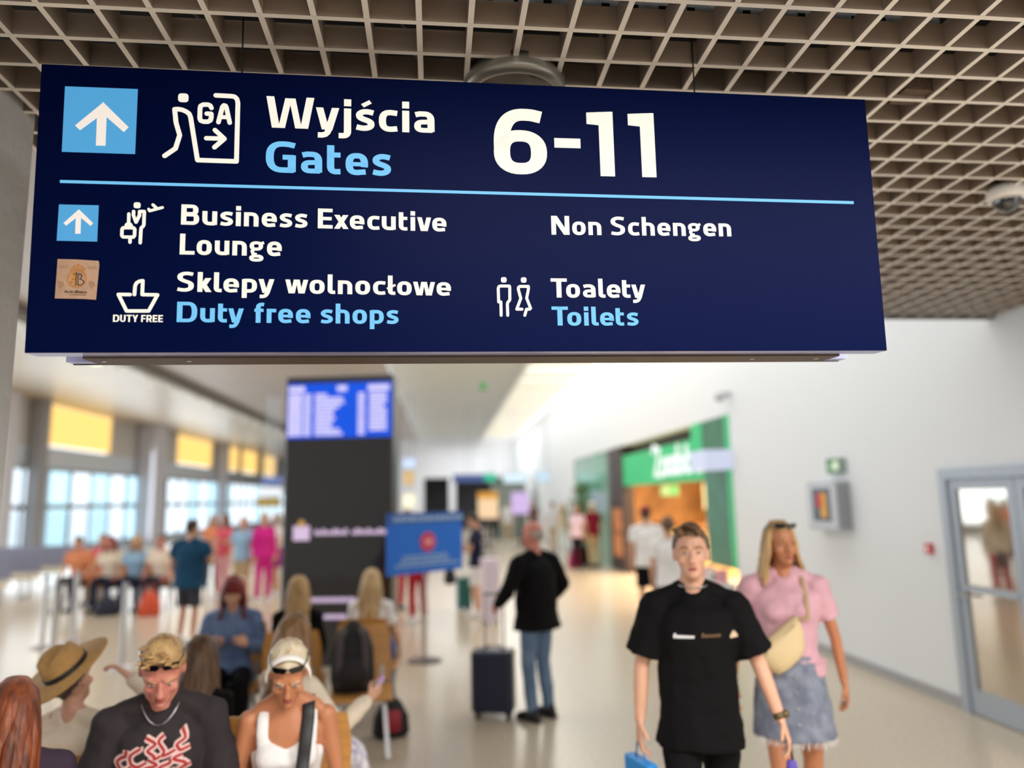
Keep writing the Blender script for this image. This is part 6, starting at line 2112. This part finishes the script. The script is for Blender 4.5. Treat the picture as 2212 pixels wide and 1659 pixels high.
# suitcases
def suitcase(loc, rz, w, d, h, col, lb, handle=0.5):
    o = empty('suitcase', loc, rz, label=lb, cat='suitcase')
    m = mat('case_%d_%d' % (col[0], col[2]), col, rough=0.35)
    MB().rounded_box(-w / 2, w / 2, -d / 2, d / 2, 0.055, h, 0.045, n=5).obj('shell', m, o, smooth=False)
    r_ = MB()
    for k in range(7):
        x = -w / 2 + 0.05 + k * (w - 0.1) / 6
        r_.box(x - 0.008, x + 0.008, -d / 2 - 0.004, d / 2 + 0.004, 0.1, h - 0.05)
    r_.obj('ribs', m, o)
    for x in (-w / 2 + 0.05, w / 2 - 0.05):
        for y in (-d / 2 + 0.04, d / 2 - 0.04):
            wh = MB()
            wh.cyl((x - 0.012, y, 0.026), 0.026, 0.024, 16, axis='x')
            wh.box(x - 0.02, x + 0.02, y - 0.02, y + 0.02, 0.045, 0.062)
            wh.obj('wheel', m_black, o)
    if handle:
        hh = MB()
        for x in (-0.085, 0.085):
            hh.cyl((x, d / 2 - 0.04, h - 0.02), 0.009, handle, 10)
        hh.bar((-0.1, d / 2 - 0.04, h + handle - 0.01), (0.1, d / 2 - 0.04, h + handle - 0.01), 0.03, 0.03)
        hh.obj('telescopic_handle', m_steel, o)
    gp = MB()
    gp.tube([(-0.08, 0, h - 0.005), (-0.07, 0, h + 0.03), (0.07, 0, h + 0.03), (0.08, 0, h - 0.005)], 0.009, 8)
    gp.obj('grip', m_black, o, smooth=True)
    return o


g_ = G(1062, 1558)
suitcase((g_.x + 0.03, g_.y + 0.13, 0), math.radians(-14), 0.37, 0.24, 0.56, (26, 34, 62), 'dark blue hard-shell suitcase with extended handle beside the elderly person', 0.48)
g_ = G(1003, 1322)
suitcase((g_.x, g_.y + 0.1, 0), 0.3, 0.24, 0.2, 0.56, (16, 96, 92), 'teal suitcase beside the person in white shorts', 0.0)
g_ = G(1062, 1352)
suitcase((g_.x, g_.y + 0.2, 0), 0.3, 0.26, 0.24, 0.98, (224, 210, 222), 'tall pale lilac suitcase behind the handle of the dark blue one', 0.25)


def softbag(px, py, col, w, d, h, lb, rz=0.2):
    g_ = G(px, py)
    o = empty('bag', (g_.x, g_.y, 0), rz, label=lb, cat='bag')
    m = mat('bagc_%d_%d' % (col[0], col[1]), col, rough=0.6)
    MB().tube([(0, 0, 0.02), (0, 0, h * 0.5), (0, 0, h * 0.95)], [(w / 2, d / 2), (w / 2 * 0.95, d / 2), (w / 2 * 0.55, d / 4)], 16, e=3.2).obj('body', m, o, smooth=True)
    MB().tube([(-w * 0.2, 0, h * 0.95), (-w * 0.15, 0, h * 1.25), (w * 0.15, 0, h * 1.25), (w * 0.2, 0, h * 0.95)], 0.01, 8).obj('handle', m, o, smooth=True)
    return o


softbag(322, 1330, (208, 82, 50), 0.36, 0.2, 0.40, 'bright orange bag on the floor before the far seated row')
softbag(230, 1330, (26, 28, 50), 0.38, 0.2, 0.30, 'navy bag on the floor before the cream top of the far row')
softbag(1243, 1226, (176, 40, 92), 0.4, 0.24, 0.5, 'magenta bag beside the far person in pinkish white')
# small black bag hanging at the polo person
g_ = AY(972, 1240, 11.2)
bk = empty('shoulder_bag', (g_.x, g_.y, g_.z), label='small black shoulder bag left of the navy polo shirt', cat='bag')
MB().tube([(0, 0, -0.12), (0, 0, 0.0), (0, 0, 0.1)], [(0.09, 0.05), (0.085, 0.05), (0.04, 0.02)], 12).obj('body', m_black, bk, smooth=True)
MB().tube([(0, 0, 0.1), (0.2, 0.25, 0.3), (0.38, 0.6, 0.48)], 0.008, 6).obj('strap', m_black, bk, smooth=True)

# things in the hands of the boy
Mj = Matrix.Translation(pJ['root'].location) @ Matrix.Rotation(pJ['root'].rotation_euler.z, 4, 'Z')
hcR = Mj @ pJ['AL'][1][3]
hcL = Mj @ pJ['AL'][-1][3]
bb_ = empty('paper_bag', (hcR.x, hcR.y, hcR.z - 0.09), 0.3, label='bright blue bag hanging from the hand at the left of the black t-shirt', cat='bag')
MB().rounded_box(-0.03, 0.03, -0.1, 0.1, -0.26, 0.0, 0.012).obj('body', mat('bag_bright_blue', (24, 130, 206), rough=0.5), bb_)
MB().tube([(0, -0.04, -0.01), (0, -0.02, 0.09), (0, 0.02, 0.09), (0, 0.04, -0.01)], 0.004, 8).obj('handle', mat('bag_bright_blue', ()), bb_, smooth=True)
lb_ = empty('purple_pouch', (hcL.x + 0.01, hcL.y, hcL.z - 0.05), -0.4, label='purple pouch on a dark cord in the hand near the denim skirt', cat='pouch')
MB().tube([(0, 0, -0.05), (0, 0, -0.14), (0, 0, -0.24)], [(0.02, 0.012), (0.034, 0.015), (0.03, 0.014)], 12).obj('body', mat('pouch_purple', (84, 66, 160), rough=0.5), lb_, smooth=True)
MB().tube([(0, 0, 0.03), (0.006, 0, -0.05)], 0.005, 8).obj('cord', m_black, lb_, smooth=True)
